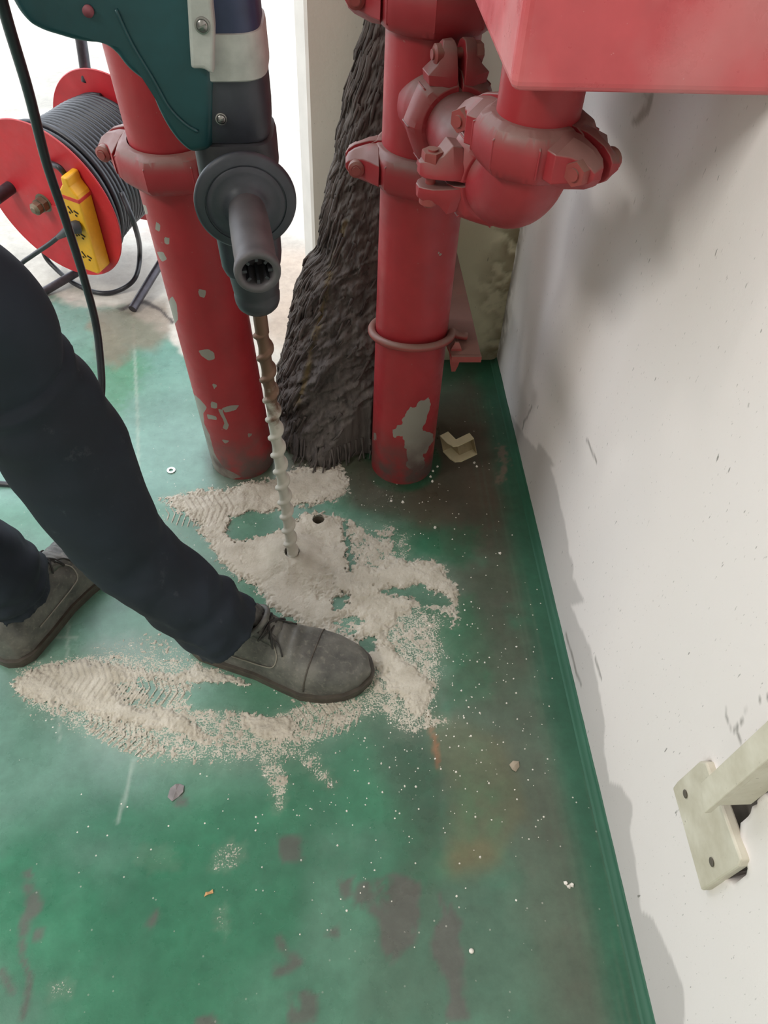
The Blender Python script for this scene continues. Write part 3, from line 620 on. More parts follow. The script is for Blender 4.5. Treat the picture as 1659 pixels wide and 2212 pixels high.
# ================================================================ mop
mp = root('mop', (0, 1.12, 0), 'dark grey matted shaggy mop bundle leaning against the wall behind the right fire pipe', 'mop')
leftpx = [(598,870,0),(604,790,0),(620,715,0),(638,650,0),(650,600,0),(662,560,0),(690,530,0),(697,480,0),(702,440,0),(716,370,0),(727,330,0),(733,280,0),(745,230,0),(748,195,0),(765,150,0),(775,100,0),(790,60,0),(800,0,0),(830,-120,0)]
ycen = lambda z: 1.145 + .16 * min(1, z / .75)
LE = []
for (x, y, _) in leftpx:
    z = .3
    for _i in range(20): p = PY(x, y, ycen(z)); z = max(0, p[2])
    LE.append((max(0, p[2]), p[0]))
LE.sort(); LE = [(0.0, -.118)] + [q for q in LE if q[0] > .02]
zl = np.array([q[0] for q in LE]); xl = np.array([q[1] for q in LE])
RPx = .1168
def mop_surf(t, a, amp=1):
    """t height fraction, a in [0,1] left to right over the front"""
    z = t * .82; x0 = np.interp(z, zl, xl); x1 = .165 - .035 * t - .02 * t * t; yc = ycen(z)
    cx, hw = (x0 + x1) / 2, (x1 - x0) / 2; th = PI * (1 - a)
    dep = (.125 * (1 - t) ** 1.2 + .028)
    u = a * hw * 2 * 14 - z * 9; v = z * 7 + a * 2.0
    f = abs(mnoise.fractal(Vector((u * 2.4, v * 1.3, 2)), .6, 2.2, 5)) ; g = mnoise.fractal(Vector((u * 5, v * 5, 7)), .7, 2.1, 4)
    st = ((u * .55 + .35 * mnoise.noise(Vector((u * .4, v * 1.2, 1)))) % 1.0)
    k = 1 + .07 * (st - .5) * amp + .12 * (f - .4) * amp + .05 * g * amp
    x = cx + hw * math.cos(th) * (1 + (k - 1) * .5); y = yc - dep * math.sin(th) ** .8 * k
    return (x, min(max(y, float(np.interp(x, [-.12, -.03, .04], [1.06, 1.0, 1.04])) if x < .056 else 1.0165 + math.sqrt(max(0, .062 ** 2 - (x - RPx) ** 2))), YB - .004), z)
nt_, na = 250, 190; vv = []
for i in range(nt_):
    t = i / (nt_ - 1)
    for j in range(na):
        x, y, z = mop_surf(t, j / (na - 1)); z += .004
        if i == 0: z = .0
        vv.append((x, y, z))
ff = [(i * na + j, i * na + j + 1, (i + 1) * na + j + 1, (i + 1) * na + j) for i in range(nt_ - 1) for j in range(na - 1)]
n0 = len(vv)
for i in range(nt_): vv.append((vv[i * na + na // 2][0], min(ycen(i / (nt_ - 1) * .82) + .03, YB - .002), vv[i * na][2]))
for i in range(nt_ - 1): ff += [(i * na, (i + 1) * na, n0 + i + 1, n0 + i), (i * na + na - 1, n0 + i, n0 + i + 1, (i + 1) * na + na - 1)]
mo = obj('mop_bundle', (vv, ff), M['mop'], mp)
P_ = np.array(vv); px, py = proj(P_)
attr_f(mo, 'yel', sstep(9, 1, sdline(px + (fbm(px * .02, py * .02) - .5) * 16, py, [(748,480),(738,520),(712,600),(690,700),(668,780),(640,880)])) * .5)
# ragged strands hanging over the bundle
sv = []
rs = random.Random(11)
for i in range(520):
    e = rs.random(); t0 = rs.random() ** .8 * .93 + .05; a0 = (rs.random() ** 2.2) * .3 if e < .75 else rs.random() * .8
    L = rs.uniform(.03, .09); w0 = rs.uniform(.0015, .0042); path = []; lift = rs.uniform(.001, .005) if e < .75 else rs.uniform(.0, .0008)
    for k in range(6):
        s = k / 5; t = max(0.004, t0 - L * s); a = a0 - .055 * s * (1 if a0 > .06 else .4) ; a = max(-.012, a); p = V(mop_surf(t, max(0, a)))
        p.y -= .001 + lift * (.3 + s); p.x -= lift * s * (1.2 if a0 < .15 else .3); p.z = max(.003, p.z); path.append(p)
    sv.append(tube(path, lambda q, w=w0: w * (1.15 - .75 * q), 5))
for i in range(80):
    a = rs.uniform(.02, .9); p = V(mop_surf(.05, a)); q_ = V(mop_surf(0, a)); d_ = rs.uniform(.006, .024)
    sv.append(tube([p, q_ + Vector((0, -.002, .012)), q_ + Vector((rs.uniform(-.01, .006), -d_, .003))], lambda q, w=rs.uniform(.002, .004): w * (1.1 - .7 * q), 5))
so = obj('mop_strands', join(*sv), M['mop'], mp); so['kind'] = 'stuff'; attr_f(so, 'yel', np.zeros(len(so.data.vertices)))
# ================================================================ rotary hammer drill
AX = lambda z: np.array([-.08 - .0237 * z, .791 - .0367 * z, z]); AD = AX(1.) - AX(0.)
dr = root('hammer_drill', AX(.49), 'dark teal and black hammer drill held upright with its long dusty bit in the floor', 'drill')
def bitmesh():
    zs = np.arange(-.04, .487, .0014); ring = []
    for z in zs:
        p = AX(z); s = .487 - z; pitch = .0345; ang = -s / pitch * 2 * PI * 1.0; tp = sstep(-.04, -.02, np.array([z]))[0]
        row = []
        for k in range(28):
            a = 2 * PI * k / 28; q = ((a - ang) / (PI * 2)) % 1.0
            fl_ = max(0, 1 - abs(q - .5) / .17); rr = .0080 + .0032 * min(1, fl_ * 1.5) + .0006 * math.cos(q * 2 * PI + PI); rr = rr if s > .03 else .0085
            row.append(tuple(p + np.array([rr * math.cos(a), rr * math.sin(a), 0]) * (.4 + .6 * tp)))
        ring.append(row)
    return loft(ring)
bv = bitmesh(); bo = obj('drill_bit', bv, M['bit'], dr); zb_ = np.array([v[2] for v in bv[0]]); attr_f(bo, 'dusty', sstep(.42, .27, zb_) * .62 + .12)
A = frame(AX(0), AD, (1, 0, 0)); dz = lambda z: z * np.linalg.norm(AD)
ck = [(.012, .484), (.02, .485), (.0235, .489), (.0255, .495), (.0262, .503), (.0245, .506), (.026, .510), (.0275, .525), (.0285, .54), (.029, .56), (.027, .575), (.026, .59)]
obj('chuck', xf(A, lathe([(r, dz(z + .010)) for r, z in ck], 48)), M['blackrub'], dr, auto=.9)
def sq(a, j): return 1 / ((abs(math.cos(a)) ** 4 + abs(math.sin(a)) ** 4) ** .25) * .93
nk = [(.02, .545), (.031, .55), (.0345, .56), (.0355, .60), (.036, .63), (.037, .655), (.0335, .66), (.0335, .70)]
obj('front_collar', xf(A, lathe([(r, dz(z)) for r, z in nk], 56, rf=sq)), M['black'], dr, auto=.7)
cl_ = [(.034, .655), (.0405, .657), (.0415, .662), (.0415, .690), (.040, .696), (.034, .698)]
obj('handle_clamp', xf(A, lathe([(r, dz(z)) for r, z in cl_], 56, rf=sq)), M['blackrub'], dr, auto=.7)
gh = [(.030, .694), (.0365, .698), (.0385, .705), (.0395, .72), (.0395, .745), (.0385, .752), (.0395, .756), (.0395, .765)]
obj('gear_housing', xf(A, lathe([(r, dz(z)) for r, z in gh], 64, rf=sq)), M['black'], dr, auto=.7)
gb = [(.0395, .752), (.0412, .7535), (.0415, .757), (.0412, .785), (.0405, .789), (.036, .790)]
def gcut(a, j): return sq(a, j)
obj('grey_band', xf(A, lathe([(r, dz(z)) for r, z in gb], 64, rf=sq)), M['greyplas'], dr, auto=.7)
ub_ = [(.036, .786), (.0385, .788), (.0385, .90), (.036, .95), (.030, .985), (.012, .995)]
obj('upper_body', xf(A, lathe([(r, dz(z)) for r, z in ub_], 64, rf=sq)), M['navybody'], dr, auto=.7)
def flat_extr(poly, yc, t0, t1):
    """silhouette in the plane y=yc, thickness from yc-t0 to yc+t1"""
    pts = [PY(x, y, yc) for x, y in poly]; n = len(pts)
    c_ = np.mean(pts, 0); fr = [np.array([c_[0] + (p[0] - c_[0]) * .93, yc - t0, c_[2] + (p[2] - c_[2]) * .95]) for p in pts]
    bk = [np.array([c_[0] + (p[0] - c_[0]) * .93, yc + t1, c_[2] + (p[2] - c_[2]) * .95]) for p in pts]; f1 = [np.array([p[0], yc - t0 * .55, p[2]]) for p in pts]; f2 = [np.array([p[0], yc + t1 * .55, p[2]]) for p in pts]
    return loft([fr, f1, f2, bk])
tp = [(46,-10),(75,25),(110,42),(140,50),(170,60),(205,66),(232,66),(262,84),(275,103),(292,125),(320,146),(338,158),(350,200),(375,250),(400,284),(428,308),(470,300),(480,150),(478,0),(470,-160),(300,-240),(60,-200),(10,-90)]
o = obj('motor_housing', flat_extr(tp, .757, .034, .036), M['teal'], dr, auto=.9); bevel(o, .006, 3, .5)
sub = o.modifiers.new('subd', 'SUBSURF'); sub.levels = 1; sub.render_levels = 2
st_ = [(400,-60),(412,150),(440,150),(450,157),(462,163),(463,60),(452,-60)]
yS = .7145
stp = [PY(x, y, yS) for x, y in st_]
o = obj('grey_side_rail', loft([[np.array([p[0], yS, p[2]]) for p in stp], [np.array([p[0] * 1.0, yS + .03, p[2]]) for p in stp]]), M['greyplas'], dr, smooth=False); bevel(o, .003, 3)
def screw(x, y, yp, r):
    c_ = PY(x, y, yp); f_ = frame(c_, (0, -1, 0), (1, 0, .4))
    s_ = obj('screw', xf(f_, join(lathe([(r * 1.5, -.002), (r * 1.5, .0006), (r * 1.2, .0008), (r * 1.15, -.001)], 24, caps=False), lathe([(r, -.002), (r, .001), (r * .6, .0022), (0, .0025)], 20), box(-r * .8, r * .8, -r * .14, r * .14, .0015, .003))), M['steel'], dr, auto=.6)
screw(437, 55, yS - .0006, .0042); screw(478, 257, AX(.7)[1] - .0385, .0035)
yT = .7215
obj('housing_ridge', tube(smooth_path([PY(x, y, yT + .0007) for x, y in ((250,20),(285,95),(330,170),(365,232),(400,268),(428,285))], 6), .0016, 8), M['teal'], dr)
obj('red_mark', xf(frame(PY(190, 25, yT - .001), (0, -1, 0), (.4, 0, -1)), lathe([(.0, -.003), (.0045, -.003), (.0045, .0003), (.0, .0006)], 18)), simple('dull_red', srgb(120, 62, 70), .6), dr)
# side handle
hc = np.array([-.0835, .685, .664]); he = PY(557, 590, .572); HD = _u(np.array(he) - hc); H = frame(hc, HD, (1, 0, 0)); HL = float(np.linalg.norm(np.array(he) - hc))
obj('handle_stem', xf(H, lathe([(.02, -.07), (.022, -.03), (.0235, -.004)], 32)), M['blackrub'], dr)
gd = [(.0, -.006), (.030, -.0055), (.044, -.003), (.0468, .0), (.0465, .003), (.044, .0052), (.0372, .0064), (.0368, .0052), (.0358, .0052), (.0354, .0066), (.03, .0072), (.024, .0085), (.019, .012), (.016, .018)]
gd_o = obj('handle_guard', xf(H, lathe(gd, 72)), M['black'], dr, auto=1.2)
gp = [(.0165, .008), (.0170, .02), (.0178, .035), (.0180, .06), (.0178, HL - .022), (.0172, HL - .016), (.0190, HL - .010), (.0197, HL - .004), (.0192, HL), (.0175, HL + .0015), (.0135, HL + .0005), (.0128, HL - .004), (.0122, HL - .03), (0, HL - .03)]
g_o = obj('grip', xf(H, lathe(gp, 48)), M['grip'], dr, auto=1.2)
obj('grip_ribs', xf(H, join(*[xf(Matrix.Rotation(k * PI / 4, 4, 'Z'), box(.0088, .0128, -.0012, .0012, HL - .028, HL - .003)) for k in range(8)])), M['blackrub'], dr, smooth=False)
# power cord of the drill
cordpts = [PY(240, -150, .757), PY(200, -260, .75), PY(90, -280, .74), PY(0, -210, .73), PY(-24, -110, .73), PY(-5, -30, .74), PY(20, 60, .76), PY(62, 200, .80), PY(100, 350, .84), PY(140, 470, .86), PY(178, 590, .88), PY(205, 690, .89), PY(216, 770, .88), PY(219, 850, .86), PY(205, 930, .84)]
cordpts += [Z(150, 1030, .05), Z(60, 1048, .006), Z(-40, 1045, .006), Z(-160, 1070, .006)]
cpath = smooth_path(cordpts, 8)
obj('power_cord', tube(cpath, .0052, 12), M['cord'], dr)
# ================================================================ cable reel
cR = np.array([-.5978, 1.575, .22]); nR = _u(np.array([math.cos(1.0943), math.sin(1.0943), .0955])); rR = .17; gR = .2355
rl = root('cable_reel', (cR[0], cR[1], 0), 'red metal cable drum wound with black cable on the far pale floor', 'cable reel')
Fm = frame(cR, nR, (0, 0, 1))       # local z into the drum
for dd_ in (0, gR):
    obj('flange', xf(Fm, xf(Matrix.Translation((0, 0, dd_)), lathe([(.0, -.0015), (.05, -.0015), (.06, -.0005), (rR - .006, -.0005), (rR, -.002), (rR + .0015, 0), (rR, .002), (rR - .006, .0012), (0, .0012)], 96))), M['redreel'], rl, auto=.8)
hx = []; nturn = 19; rc = .0058
for i in range(nturn * 40 + 1):
    a = 2 * PI * i / 40; zt = .009 + (gR - .018) * i / (nturn * 40); rr = .139 - .018 * (zt / gR) + .0015 * math.sin(i * .013); hx.append(Fm @ Vector((rr * math.cos(a), rr * math.sin(a), zt)))
obj('wound_cable', tube(hx, .0062, 8), M['cord'], rl)
obj('cable_layer', xf(Fm, lathe([(.125, .004), (.131, .006), (.128, .12), (.116, gR - .005)], 64)), M['cord'], rl)
big = [Fm @ Vector(((.149 + .003 * math.sin(3 * a)) * math.cos(a), (.149 + .003 * math.sin(3 * a)) * math.sin(a), .016 + .006 * math.sin(a))) for a in np.linspace(0, 2 * PI, 60, endpoint=False)]
big2 = [Fm @ Vector((.1475 * math.cos(a), .1475 * math.sin(a), .03 + .010 * math.sin(a + 1))) for a in np.linspace(0, 2 * PI, 60, endpoint=False)]
obj('outer_turns', join(tube(big, .0068, 10, True), tube(big2, .0065, 10, True)), M['cord'], rl)
loop = [hit(262, 415, cR + nR * .03, nR), hit(292, 490, cR + nR * .02, nR), Z(302, 545, .07), Z(292, 600, .03), Z(255, 628, .008), Z(210, 632, .007), Z(160, 612, .007), Z(120, 580, .02), Z(95, 548, .05), hit(88, 500, cR + nR * .02, nR)]
obj('loose_cable', tube(smooth_path(loop, 8), .0055, 10), M['cord'], rl)
# hub bolts, rail stub, frame and feet
hb_ = hit(96, 437, cR, nR)
obj('hub_bolt', xf(frame(hb_, -nR, (0, 0, 1)), join(lathe([(.008, 0), (.008, .034), (.006, .036)], 18), lathe([(0, .004), (.0165, .004), (.0165, .017), (0, .017)], 6), lathe([(.0, .0), (.02, .0), (.02, .003), (0, .004)], 24), lathe([(.0, .018), (.013, .018), (.0135, .030), (.008, .034)], 8))), M['brass'], rl, auto=.5)
hb2_ = hit(-12, 430, cR - nR * .05, nR)
obj('frame_rail', xf(frame(hb2_, nR, (0, 0, 1)), lathe([(.0, 0), (.012, .0005), (.0135, .002), (.0135, .05)], 20)), M['tubegrey'], rl, auto=.6)
obj('hub_plate', xf(frame(hit(122, 470, cR, nR), -nR, (0, 0, 1)), join(box(-.045, .03, -.018, .018, 0, .003))), M['redreel'], rl, smooth=False, label='pinkish worn plate beside the socket strip')
for a, b_ in ((Z(95, 630, .009), Z(172, 585, .03)), (Z(286, 668, .009), Z(352, 560, .05))):
    obj('foot_tube', tube([a, (np.array(a) + np.array(b_)) / 2, b_], .0095, 14), M['tubegrey'], rl, auto=.6)
bk = hit(184, 150, cR + nR * (gR + .012), nR)
obj('carry_handle', tube(smooth_path([PY(x, y, bk[1]) for x, y in ((187, 175), (184, 148), (178, 105), (172, 62), (173, 10), (190, -60), (240, -120))], 8), .0115, 14), M['tubegrey'], rl)
# yellow socket strip on the flange face
def fp(x, y, k=0.): return V(hit(x, y, cR - nR * k, nR))
s0, s1 = fp(164, 362), fp(222, 566); sd = (s1 - s0).normalized(); L_ = (s1 - s0).length
SW = .0235; Sm = frame(s0, -nR, sd)      # x along the strip, z toward the viewer side
pr = [(0, -.007), (.018, -.009), (.034, -SW * .9), (.040, -SW), (L_ - .008, -SW), (L_, -SW * .7), (L_, SW * .7), (L_ - .008, SW), (.040, SW), (.034, SW * .9), (.018, .009), (0, .007)]
ss = obj('socket_strip', xf(Sm, prism(pr, .001, .040)), M['yellow'], rl, smooth=False); bevel(ss, .004, 3)
rb_ = obj('red_band', xf(Sm, box(.040, .049, -SW - .0006, SW + .0006, .0, .0408)), simple('band_red', srgb(190, 50, 40), .5), ss, smooth=False); bevel(rb_, .0015)
sl = []
for u0 in (.072, .125, .178):
    if u0 > L_ - .012: continue
    for (du, dv, ww, hh, an) in ((0, .008, .0045, .0009, .7), (0, -.004, .0040, .0008, 0), (.006, -.009, .0018, .0010, .3), (-.006, -.008, .0022, .0009, 0), (.008, .006, .0018, .0010, .9)):
        sl.append(xf(Matrix.Translation((u0 + du, dv, .0402)) @ Matrix.Rotation(an + .5, 4, 'Z'), box(-ww * 1.2, ww * 1.2, -hh * 2, hh * 2, 0, .0008)))
obj('socket_slots', xf(Sm, join(*sl)), M['slot'], ss, smooth=False)['kind'] = 'stuff'
obj('strip_cable', tube(smooth_path([fp(140, 376, .014), fp(128, 362, .02), fp(112, 354, .012), fp(104, 352, .0)], 5), .0058, 10), M['cord'], rl)
# plug in the middle socket, with its own cord
pc = fp(168, 492, .026)
pg = root('power_plug', pc, 'black plug pushed into the yellow socket strip, its cord running down to the left', 'plug')
e1, e2 = fp(150, 492, .040), fp(128, 512, .05)
obj('plug_body', tube(smooth_path([fp(172, 490, .041), fp(164, 491, .047), fp(154, 494, .054), fp(140, 503, .056), fp(126, 512, .052)], 4), lambda t: .0135 if t < .35 else .0135 - (t - .35) * .0125, 12), M['blackrub'], pg)
obj('plug_cord', tube(smooth_path([fp(128, 510, .045), fp(105, 528, .05), fp(70, 552, .06), fp(40, 575, .08), Z(-20, 640, .02), Z(-90, 720, .006), Z(-200, 800, .006)], 6), .005, 10), M['cord'], pg)
# ================================================================ person (legs in view)
pe = root('person', (-.36, .62, 0), 'person in dark navy trousers and dusty grey leather shoes standing astride at left', 'person')
def leg_secs(cl, n=90, seed=0, hemtilt=0.):
    pts = smooth_path([c[:3] for c in cl], 16); rr = [c[3] for c in cl]; m = len(pts); out = []
    T = [(pts[min(i + 1, m - 1)] - pts[max(i - 1, 0)]).normalized() for i in range(m)]; up = Vector((0, -1, 0))
    for i in range(m):
        up = (up - T[i] * up.dot(T[i])).normalized(); s = T[i].cross(up); t = i / (m - 1) * (len(rr) - 1); k = min(int(t), len(rr) - 2); r = rr[k] + (rr[k + 1] - rr[k]) * (t - k); ring = []
        fold = max(0, 1 - i / (m * .30)); kn = math.exp(-((i / m - .55) / .12) ** 2)
        for j in range(n):
            a = 2 * PI * j / n; w = fold * (.06 * math.sin(i * .6 + 2.6 * math.sin(a + seed) + 4 * mnoise.noise(Vector((a * .5, i * .08, seed))) + seed) + .17 * abs(mnoise.noise(Vector((math.cos(a) * 1.8 + i * .05, math.sin(a) * 1.8, i * .20 + seed)))))
            w += .07 * mnoise.noise(Vector((math.cos(a) * 1.6, math.sin(a) * 1.6, i * .06 + seed * 3))) + kn * .05 * math.sin(i * .5 + 2.2 * math.sin(a * 1 + 1))
            q = pts[i] + (up * math.cos(a) + s * math.sin(a)) * r * (1 + w); ring.append(tuple(q))
        out.append(ring)
    return out
def L3(x, y, yy_, h):
    p = PY(x, y, yy_); return (p[0], p[1], p[2], h / FOC * float((p - CAM) @ R[:, 2]))
leg1 = [L3(497, 1362, .585, 77), L3(412, 1300, .590, 82), L3(282, 1198, .60, 94), L3(217, 1104, .605, 113), L3(148, 985, .61, 132), L3(66, 856, .61, 131), L3(5, 780, .605, 133), L3(-105, 620, .58, 140), (-.46, .53, .72, .088), (-.50, .50, .80, .10), (-.53, .48, .88, .10)]
a2 = Z(22, 1262, .10)
leg2 = [(a2[0], a2[1], .085, .056), (a2[0] - .008, a2[1] - .004, .13, .060), (a2[0] - .03, a2[1] - .01, .20, .056), (-.57, .635, .30, .060), (-.61, .60, .42, .068), (-.64, .56, .55, .078), (-.63, .53, .68, .088), (-.62, .50, .80, .10), (-.60, .48, .88, .10)]
s1_, s2_ = leg_secs(leg1, 72, 1.3), leg_secs(leg2, 72, 4.1)
pelvis = []
for z, rx, ry in ((.72, .10, .07), (.78, .155, .10), (.86, .175, .12), (.94, .17, .115), (1.02, .155, .105), (1.05, .12, .08)):
    pelvis.append([(-.565 + rx * math.cos(a), .49 + ry * math.sin(a), z) for a in np.linspace(0, 2 * PI, 40, endpoint=False)])
tr_ = obj('trousers', join(loft(s1_), loft(s2_), loft(pelvis)), M['cloth'], pe)
rm = tr_.modifiers.new('remesh', 'REMESH'); rm.mode = 'VOXEL'; rm.voxel_size = .0045; rm.use_smooth_shade = True
sm_ = tr_.modifiers.new('smooth', 'SMOOTH'); sm_.iterations = 2; sm_.factor = .5
def shoe(heel, d, L=.272, side=1):
    """heel point on the floor, d heading; returns parts under the person"""
    d = _u(np.array([d[0], d[1], 0])); m = frame((heel[0], heel[1], 0), (0, 0, 1), d)
    it = lambda t, xs_, ys_: float(np.interp(t, xs_, ys_))
    tx = [0, .03, .1, .25, .42, .55, .68, .8, .9, .96, 1.0]
    wl = [.006, .023, .033, .035, .036, .042, .049, .047, .038, .025, .003]
    hh = [.060, .078, .092, .102, .100, .084, .068, .057, .046, .037, .026]
    cv_ = [0, 0, 0, -.001, -.003, -.004, -.003, 0, .004, .006, .007]
    def sec(t, grow=0., zoff=0., zs=1.):
        w = it(t, tx, wl) + grow; h = it(t, tx, hh); c_ = it(t, tx, cv_) * side; ring = []
        for k in range(33):
            a = PI * k / 32; cc, s_ = math.cos(a), math.sin(a)
            hi = sstep(.25, 1., np.array([s_]))[0]; nar = 1 - .25 * hi * (1 if t < .5 else max(0, 1 - (t - .5) * 4))
            wr = 1 + .042 * math.sin(t * 95 + 2 * cc) * math.exp(-((t - .56) / .10) ** 2) * s_ * 1.0 + .03 * mnoise.noise(Vector((t * 14, cc * 3, s_ * 3)))
            ring.append((t * L, c_ + w * nar * (abs(cc) ** .62) * (1 if cc > 0 else -1), zoff + .018 + (h - .018) * (s_ ** .8) * wr * zs))
        return ring
    ts = np.concatenate([np.linspace(0, .06, 8), np.linspace(.075, .93, 80), np.linspace(.94, 1, 12)])
    secs = [sec(t) for t in ts]; secs = [[(x, y, z) for x, y, z in s_] + [(s_[-1][0], s_[-1][1], .010), (s_[0][0], s_[0][1], .010)] for s_ in secs]
    up_ = obj('shoe_upper', xf(m, loft(secs)), M['leather'], pe)
    def sole(z0, z1, g):
        rings = []
        for z in (z0, (z0 + z1) / 2, z1):
            gg = g + (.0008 if z == (z0 + z1) / 2 else 0); rings.append([(t * (L + 2 * g) - g, it(t, tx, cv_) * side + (it(t, tx, wl) + gg), z) for t in np.linspace(0, 1, 60)] + [(t * (L + 2 * g) - g, it(t, tx, cv_) * side - (it(t, tx, wl) + gg), z) for t in np.linspace(1, 0, 60)])
        return loft(rings)
    obj('shoe_sole', xf(m, join(sole(.0, .009, .0035), sole(.0095, .0165, .0045))), M['sole'], up_, auto=.8)
    def on(t, k, lift=.0012):
        s_ = sec(t); i = k * 32; i0 = int(min(31, i)); p = Vector(s_[i0]).lerp(Vector(s_[i0 + 1]), i - i0); c_ = Vector((p.x, 0, .03)); return p + (p - c_).normalized() * lift
    obj('toe_seam', xf(m, tube([on(.70 + .012 * math.sin(k * PI), k, .0004) for k in np.linspace(.02, .98, 26)], .0011, 6)), M['sole'], up_)
    for e in (0, 1):
        K = lambda k: k if e == 0 else 1 - k
        obj('quarter_seam', xf(m, tube(smooth_path([on(.47, K(.40)), on(.52, K(.33)), on(.545, K(.24)), on(.53, K(.14)), on(.47, K(.09)), on(.35, K(.07)), on(.2, K(.07))], 6), .0010, 6)), M['seam'], up_)
        obj('facing_flap', xf(m, loft([[on(t, K(k), q) for k, q in ((.30, .0005), (.34, .0028), (.44, .0032), (.455, .0004))] for t in np.linspace(.40, .515, 10)])), M['leather'], up_)
    col_ = [on(.455 - .34 * (1 - math.cos(a)) / 2, .5 + .30 * math.sin(a), .004) + Vector((0, 0, .004 + .008 * max(0, math.cos(a)))) for a in np.linspace(0, 2 * PI, 40, endpoint=False)]
    obj('shoe_collar', xf(m, tube(col_, .0042, 8, True)), M['leather'], up_)
    obj('tongue', xf(m, loft([[(t * L, y, z + abs(y) * -.35 + dz_) for y, dz_ in ((-.017, -.002), (-.012, 0), (0, .002), (.012, 0), (.017, -.002), (.012, -.004), (0, -.002), (-.012, -.004))] for t, z in ((.36, .118), (.385, .119), (.41, .112), (.45, .102), (.50, .094), (.53, .087))])), M['leather'], up_)
    obj('collar_opening', xf(m, (([tuple(Vector(p) * 1.0 + Vector((0, 0, .0005))) for p in col_] ), [tuple(range(40))])), M['inner'], up_)
    lc = []
    for t in (.435, .465, .495): lc.append(tube([on(t, k, .0036) for k in np.linspace(.36, .64, 8)], .0014, 6))
    for sg in (1, -1):
        for (aa, bb) in (((.47, .5), (.52, .5 + sg * .20)), ((.47, .5), (.44, .5 + sg * .22))):
            mid = ((aa[0] + bb[0]) / 2 + .01, (aa[1] + bb[1]) / 2)
            lc.append(tube(smooth_path([on(*aa, .005), on(*mid, .008), on(*bb, .003), on(aa[0] + .015, (mid[1] + .5) / 2, .004), on(*aa, .005)], 5), .0014, 6))
        lc.append(tube(smooth_path([on(.47, .5, .006), on(.50, .5 + sg * .09, .005), on(.55, .5 + sg * .14, .002), on(.575, .5 + sg * .22, .0015)], 5), .0013, 6))
    obj('shoe_laces', xf(m, join(*lc)), M['lace'], up_)
    return up_
toe = Z(797, 1476); heel = np.array([-.224, .640, 0]); hd = toe - heel
shoe(heel, hd, float(np.linalg.norm(hd)), 1)
d2 = np.array([.42, .907, 0]); shoe(np.array([-.494, .600, 0]), d2, .275, -1)
# ================================================================ small things on the floor
p = Z(370, 1017); o = obj('washer', xf(frame((p[0], p[1], .001), (0, 0, 1)), lathe([(.0036, .0), (.0078, 0), (.0080, .0004), (.0078, .0013), (.0040, .0013), (.0036, .0009), (.0036, .0)], 40, caps=False)), M['washer'], auto=.7); tag(o, 'small bright metal washer lying on the pale green floor left of the red pipe', 'washer')
# bent piece of plastic trunking: two V-shaped channel walls
tk = root('trunking_piece', Z(990, 985), 'V-shaped cream plastic trunking offcut lying right of the right red pipe', 'plastic offcut')
ztop = .030
def vshape(pts, z): return [tuple(Z(x, y, z)[:2]) for x, y in pts]
vo = [(950,941),(968,932),(985,949),(1014,935),(1024,947),(990,963),(979,964),(966,957)]
vb = [(957,974),(976,966),(993,983),(1022,970),(1031,980),(997,996),(983,997),(972,990)]
up1 = vshape(vo, ztop); lo1 = vshape(vb, .0025)
obj('trunking_face', prism(up1, ztop - .0018, ztop), M['cream'], tk, smooth=False, auto=.5); obj('trunking_face', prism(lo1, .0, .0025), M['cream'], tk, smooth=False, auto=.5)
web_v = []
for i in (0, 1, 2, 3, 4): web_v += [(up1[i][0], up1[i][1], ztop - .001), ((lo1[i][0], lo1[i][1], .001))]
o = obj('trunking_web', (web_v, [(2 * i, 2 * i + 2, 2 * i + 3, 2 * i + 1) for i in range(4)]), simple('dirty_cream', srgb(150, 134, 102), .6), tk, smooth=False); sl_ = o.modifiers.new('solid', 'SOLIDIFY'); sl_.thickness = .0012
p = [Z(*q) for q in ((441,1938),(445,1928),(452,1927),(460,1922),(461,1930),(450,1933))]
o = obj('paper_scrap', ([(a[0], a[1], .0006) for a in p] + [(a[0], a[1], .0012 + .0015 * (i % 2)) for i, a in enumerate(p)], prism([(0, 0)] * 6, 0, 1)[1]), M['paper'], smooth=False); tag(o, 'tiny tan scrap of paper on the bare green floor, lower left of centre', 'paper scrap')
def flake(name, pts, label, cat, mat, h=.003):
    c_ = np.mean([Z(*q) for q in pts], 0); n = len(pts); v = [(Z(*q)[0], Z(*q)[1], .0004 + h * .35 * (i % 3)) for i, q in enumerate(pts)] + [(c_[0], c_[1], h)]
    v += [(a, b, c - .0005 if c > .0009 else .0) for a, b, c in v]
    f = [(i, (i + 1) % n, n) for i in range(n)] + [((i + 1) % n + n + 1, i + n + 1, 2 * n + 1) for i in range(n)] + [(i, i + n + 1, (i + 1) % n + n + 1, (i + 1) % n) for i in range(n)]
    o = obj(name, (v, f), mat, smooth=False); tag(o, label, cat)
flake('paint_flake', [(362,1722),(368,1703),(380,1695),(388,1693),(398,1698),(396,1712),(385,1722),(372,1732)], 'curled grey paint flake on the green floor below the front shoe', 'paint flake', M['flake'])
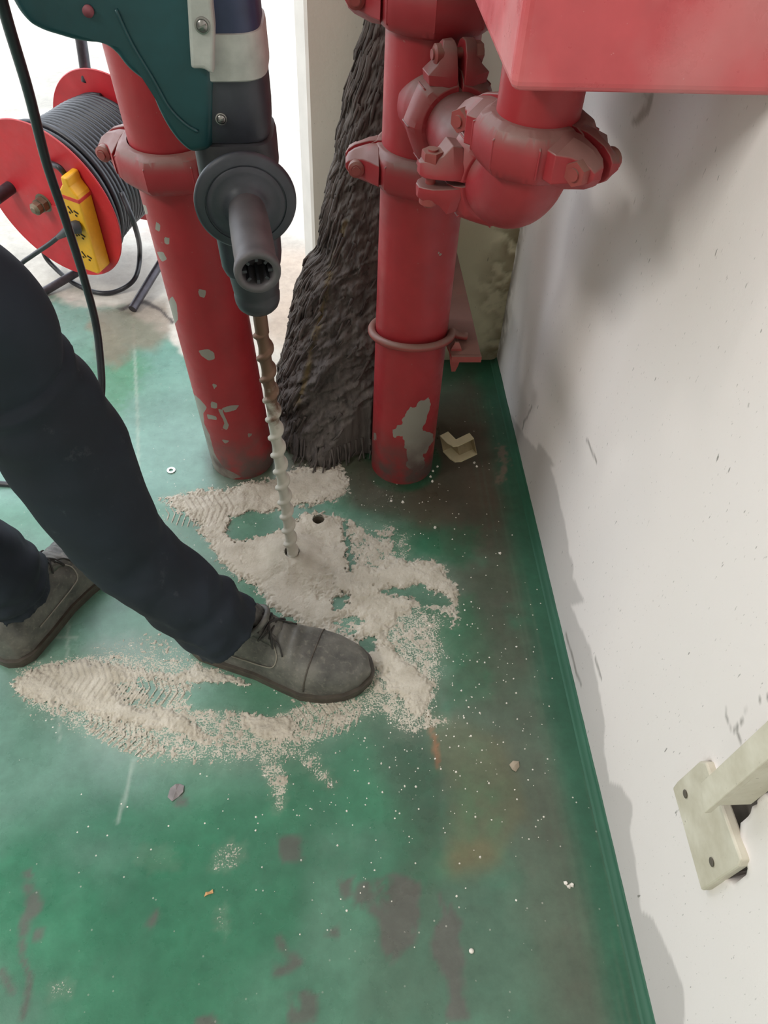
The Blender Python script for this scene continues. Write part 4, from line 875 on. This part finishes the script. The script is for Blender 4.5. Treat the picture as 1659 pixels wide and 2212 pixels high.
flake('dried_leaf', [(1100,1652),(1108,1644),(1120,1646),(1122,1656),(1114,1668),(1106,1664)], 'small pale curled leaf flake on the brownish floor near the right wall', 'leaf', simple('leaf', srgb(150, 138, 120), .8, var=.2))
p = Z(1018, 2055); o = obj('pebble', xf(frame((p[0], p[1], .0015), (0, 0, 1)), lathe([(0, -.0015), (.0022, -.001), (.003, .0002), (.0022, .0015), (0, .002)], 14)), M['white']); tag(o, 'single round white pebble on the green floor near the bottom edge', 'pebble')
# ================================================================ wall bracket
wbk = root('wall_bracket', (XW, .25, .27), 'cream painted steel plate on the right wall with an angle bar rising from it', 'bracket')
pp = [PX(x, y, XW - .008) for x, y in ((1452,1702),(1462,1688),(1510,1644),(1524,1646),(1600,1858),(1594,1872),(1520,1922),(1514,1924))]
fr = lambda xx, g=0: [(xx, q[1] + 0, q[2]) for q in pp]
o = obj('base_plate', loft([fr(XW - .008), fr(XW + .002)]), M['bar'], wbk, smooth=False); bevel(o, .002, 2)
for x, y in ((1481,1715),(1538,1862)):
    q = PX(x, y, XW - .0085); obj('plate_hole', xf(frame((XW - .0088, q[1], q[2]), (-1, 0, 0)), lathe([(0, 0), (.0036, 0), (.0042, .0004), (.0036, .0008), (0, .0003)], 18)), simple('hole_dark', srgb(96, 90, 80), .9), wbk)
xo = XW - .034
A0, A1 = PX(1513, 1692, xo), PX(1524, 1758, xo); T0, T1 = PX(1700, 1520, xo), PX(1700, 1606, xo)
dirv = _u((T0 - A0 + T1 - A1) / 2); far = 1.2
A1 = PX(1521, 1757, xo)
def mk(a, dx): return np.array([a[0] + dx, a[1], a[2]])
LL = .62
face = [A0, A0 + dirv * LL, A1 + dirv * LL, A1]
FQ = [mk(A1, .0055) + dirv * .02, mk(A1, .033) + dirv * .02, mk(A1, .033) + np.array([0, .005, 0]) + dirv * .02, mk(A1, .0055) + np.array([0, .005, 0]) + dirv * .02]
sA = [A0, A1, mk(A1, .006), mk(A0, .006)]; o = obj('angle_bar', join(loft([sA, [q + dirv * LL for q in sA]]), loft([FQ, [q + dirv * LL for q in FQ]])), M['bar'], wbk, smooth=False, auto=.5); bevel(o, .0008, 2)
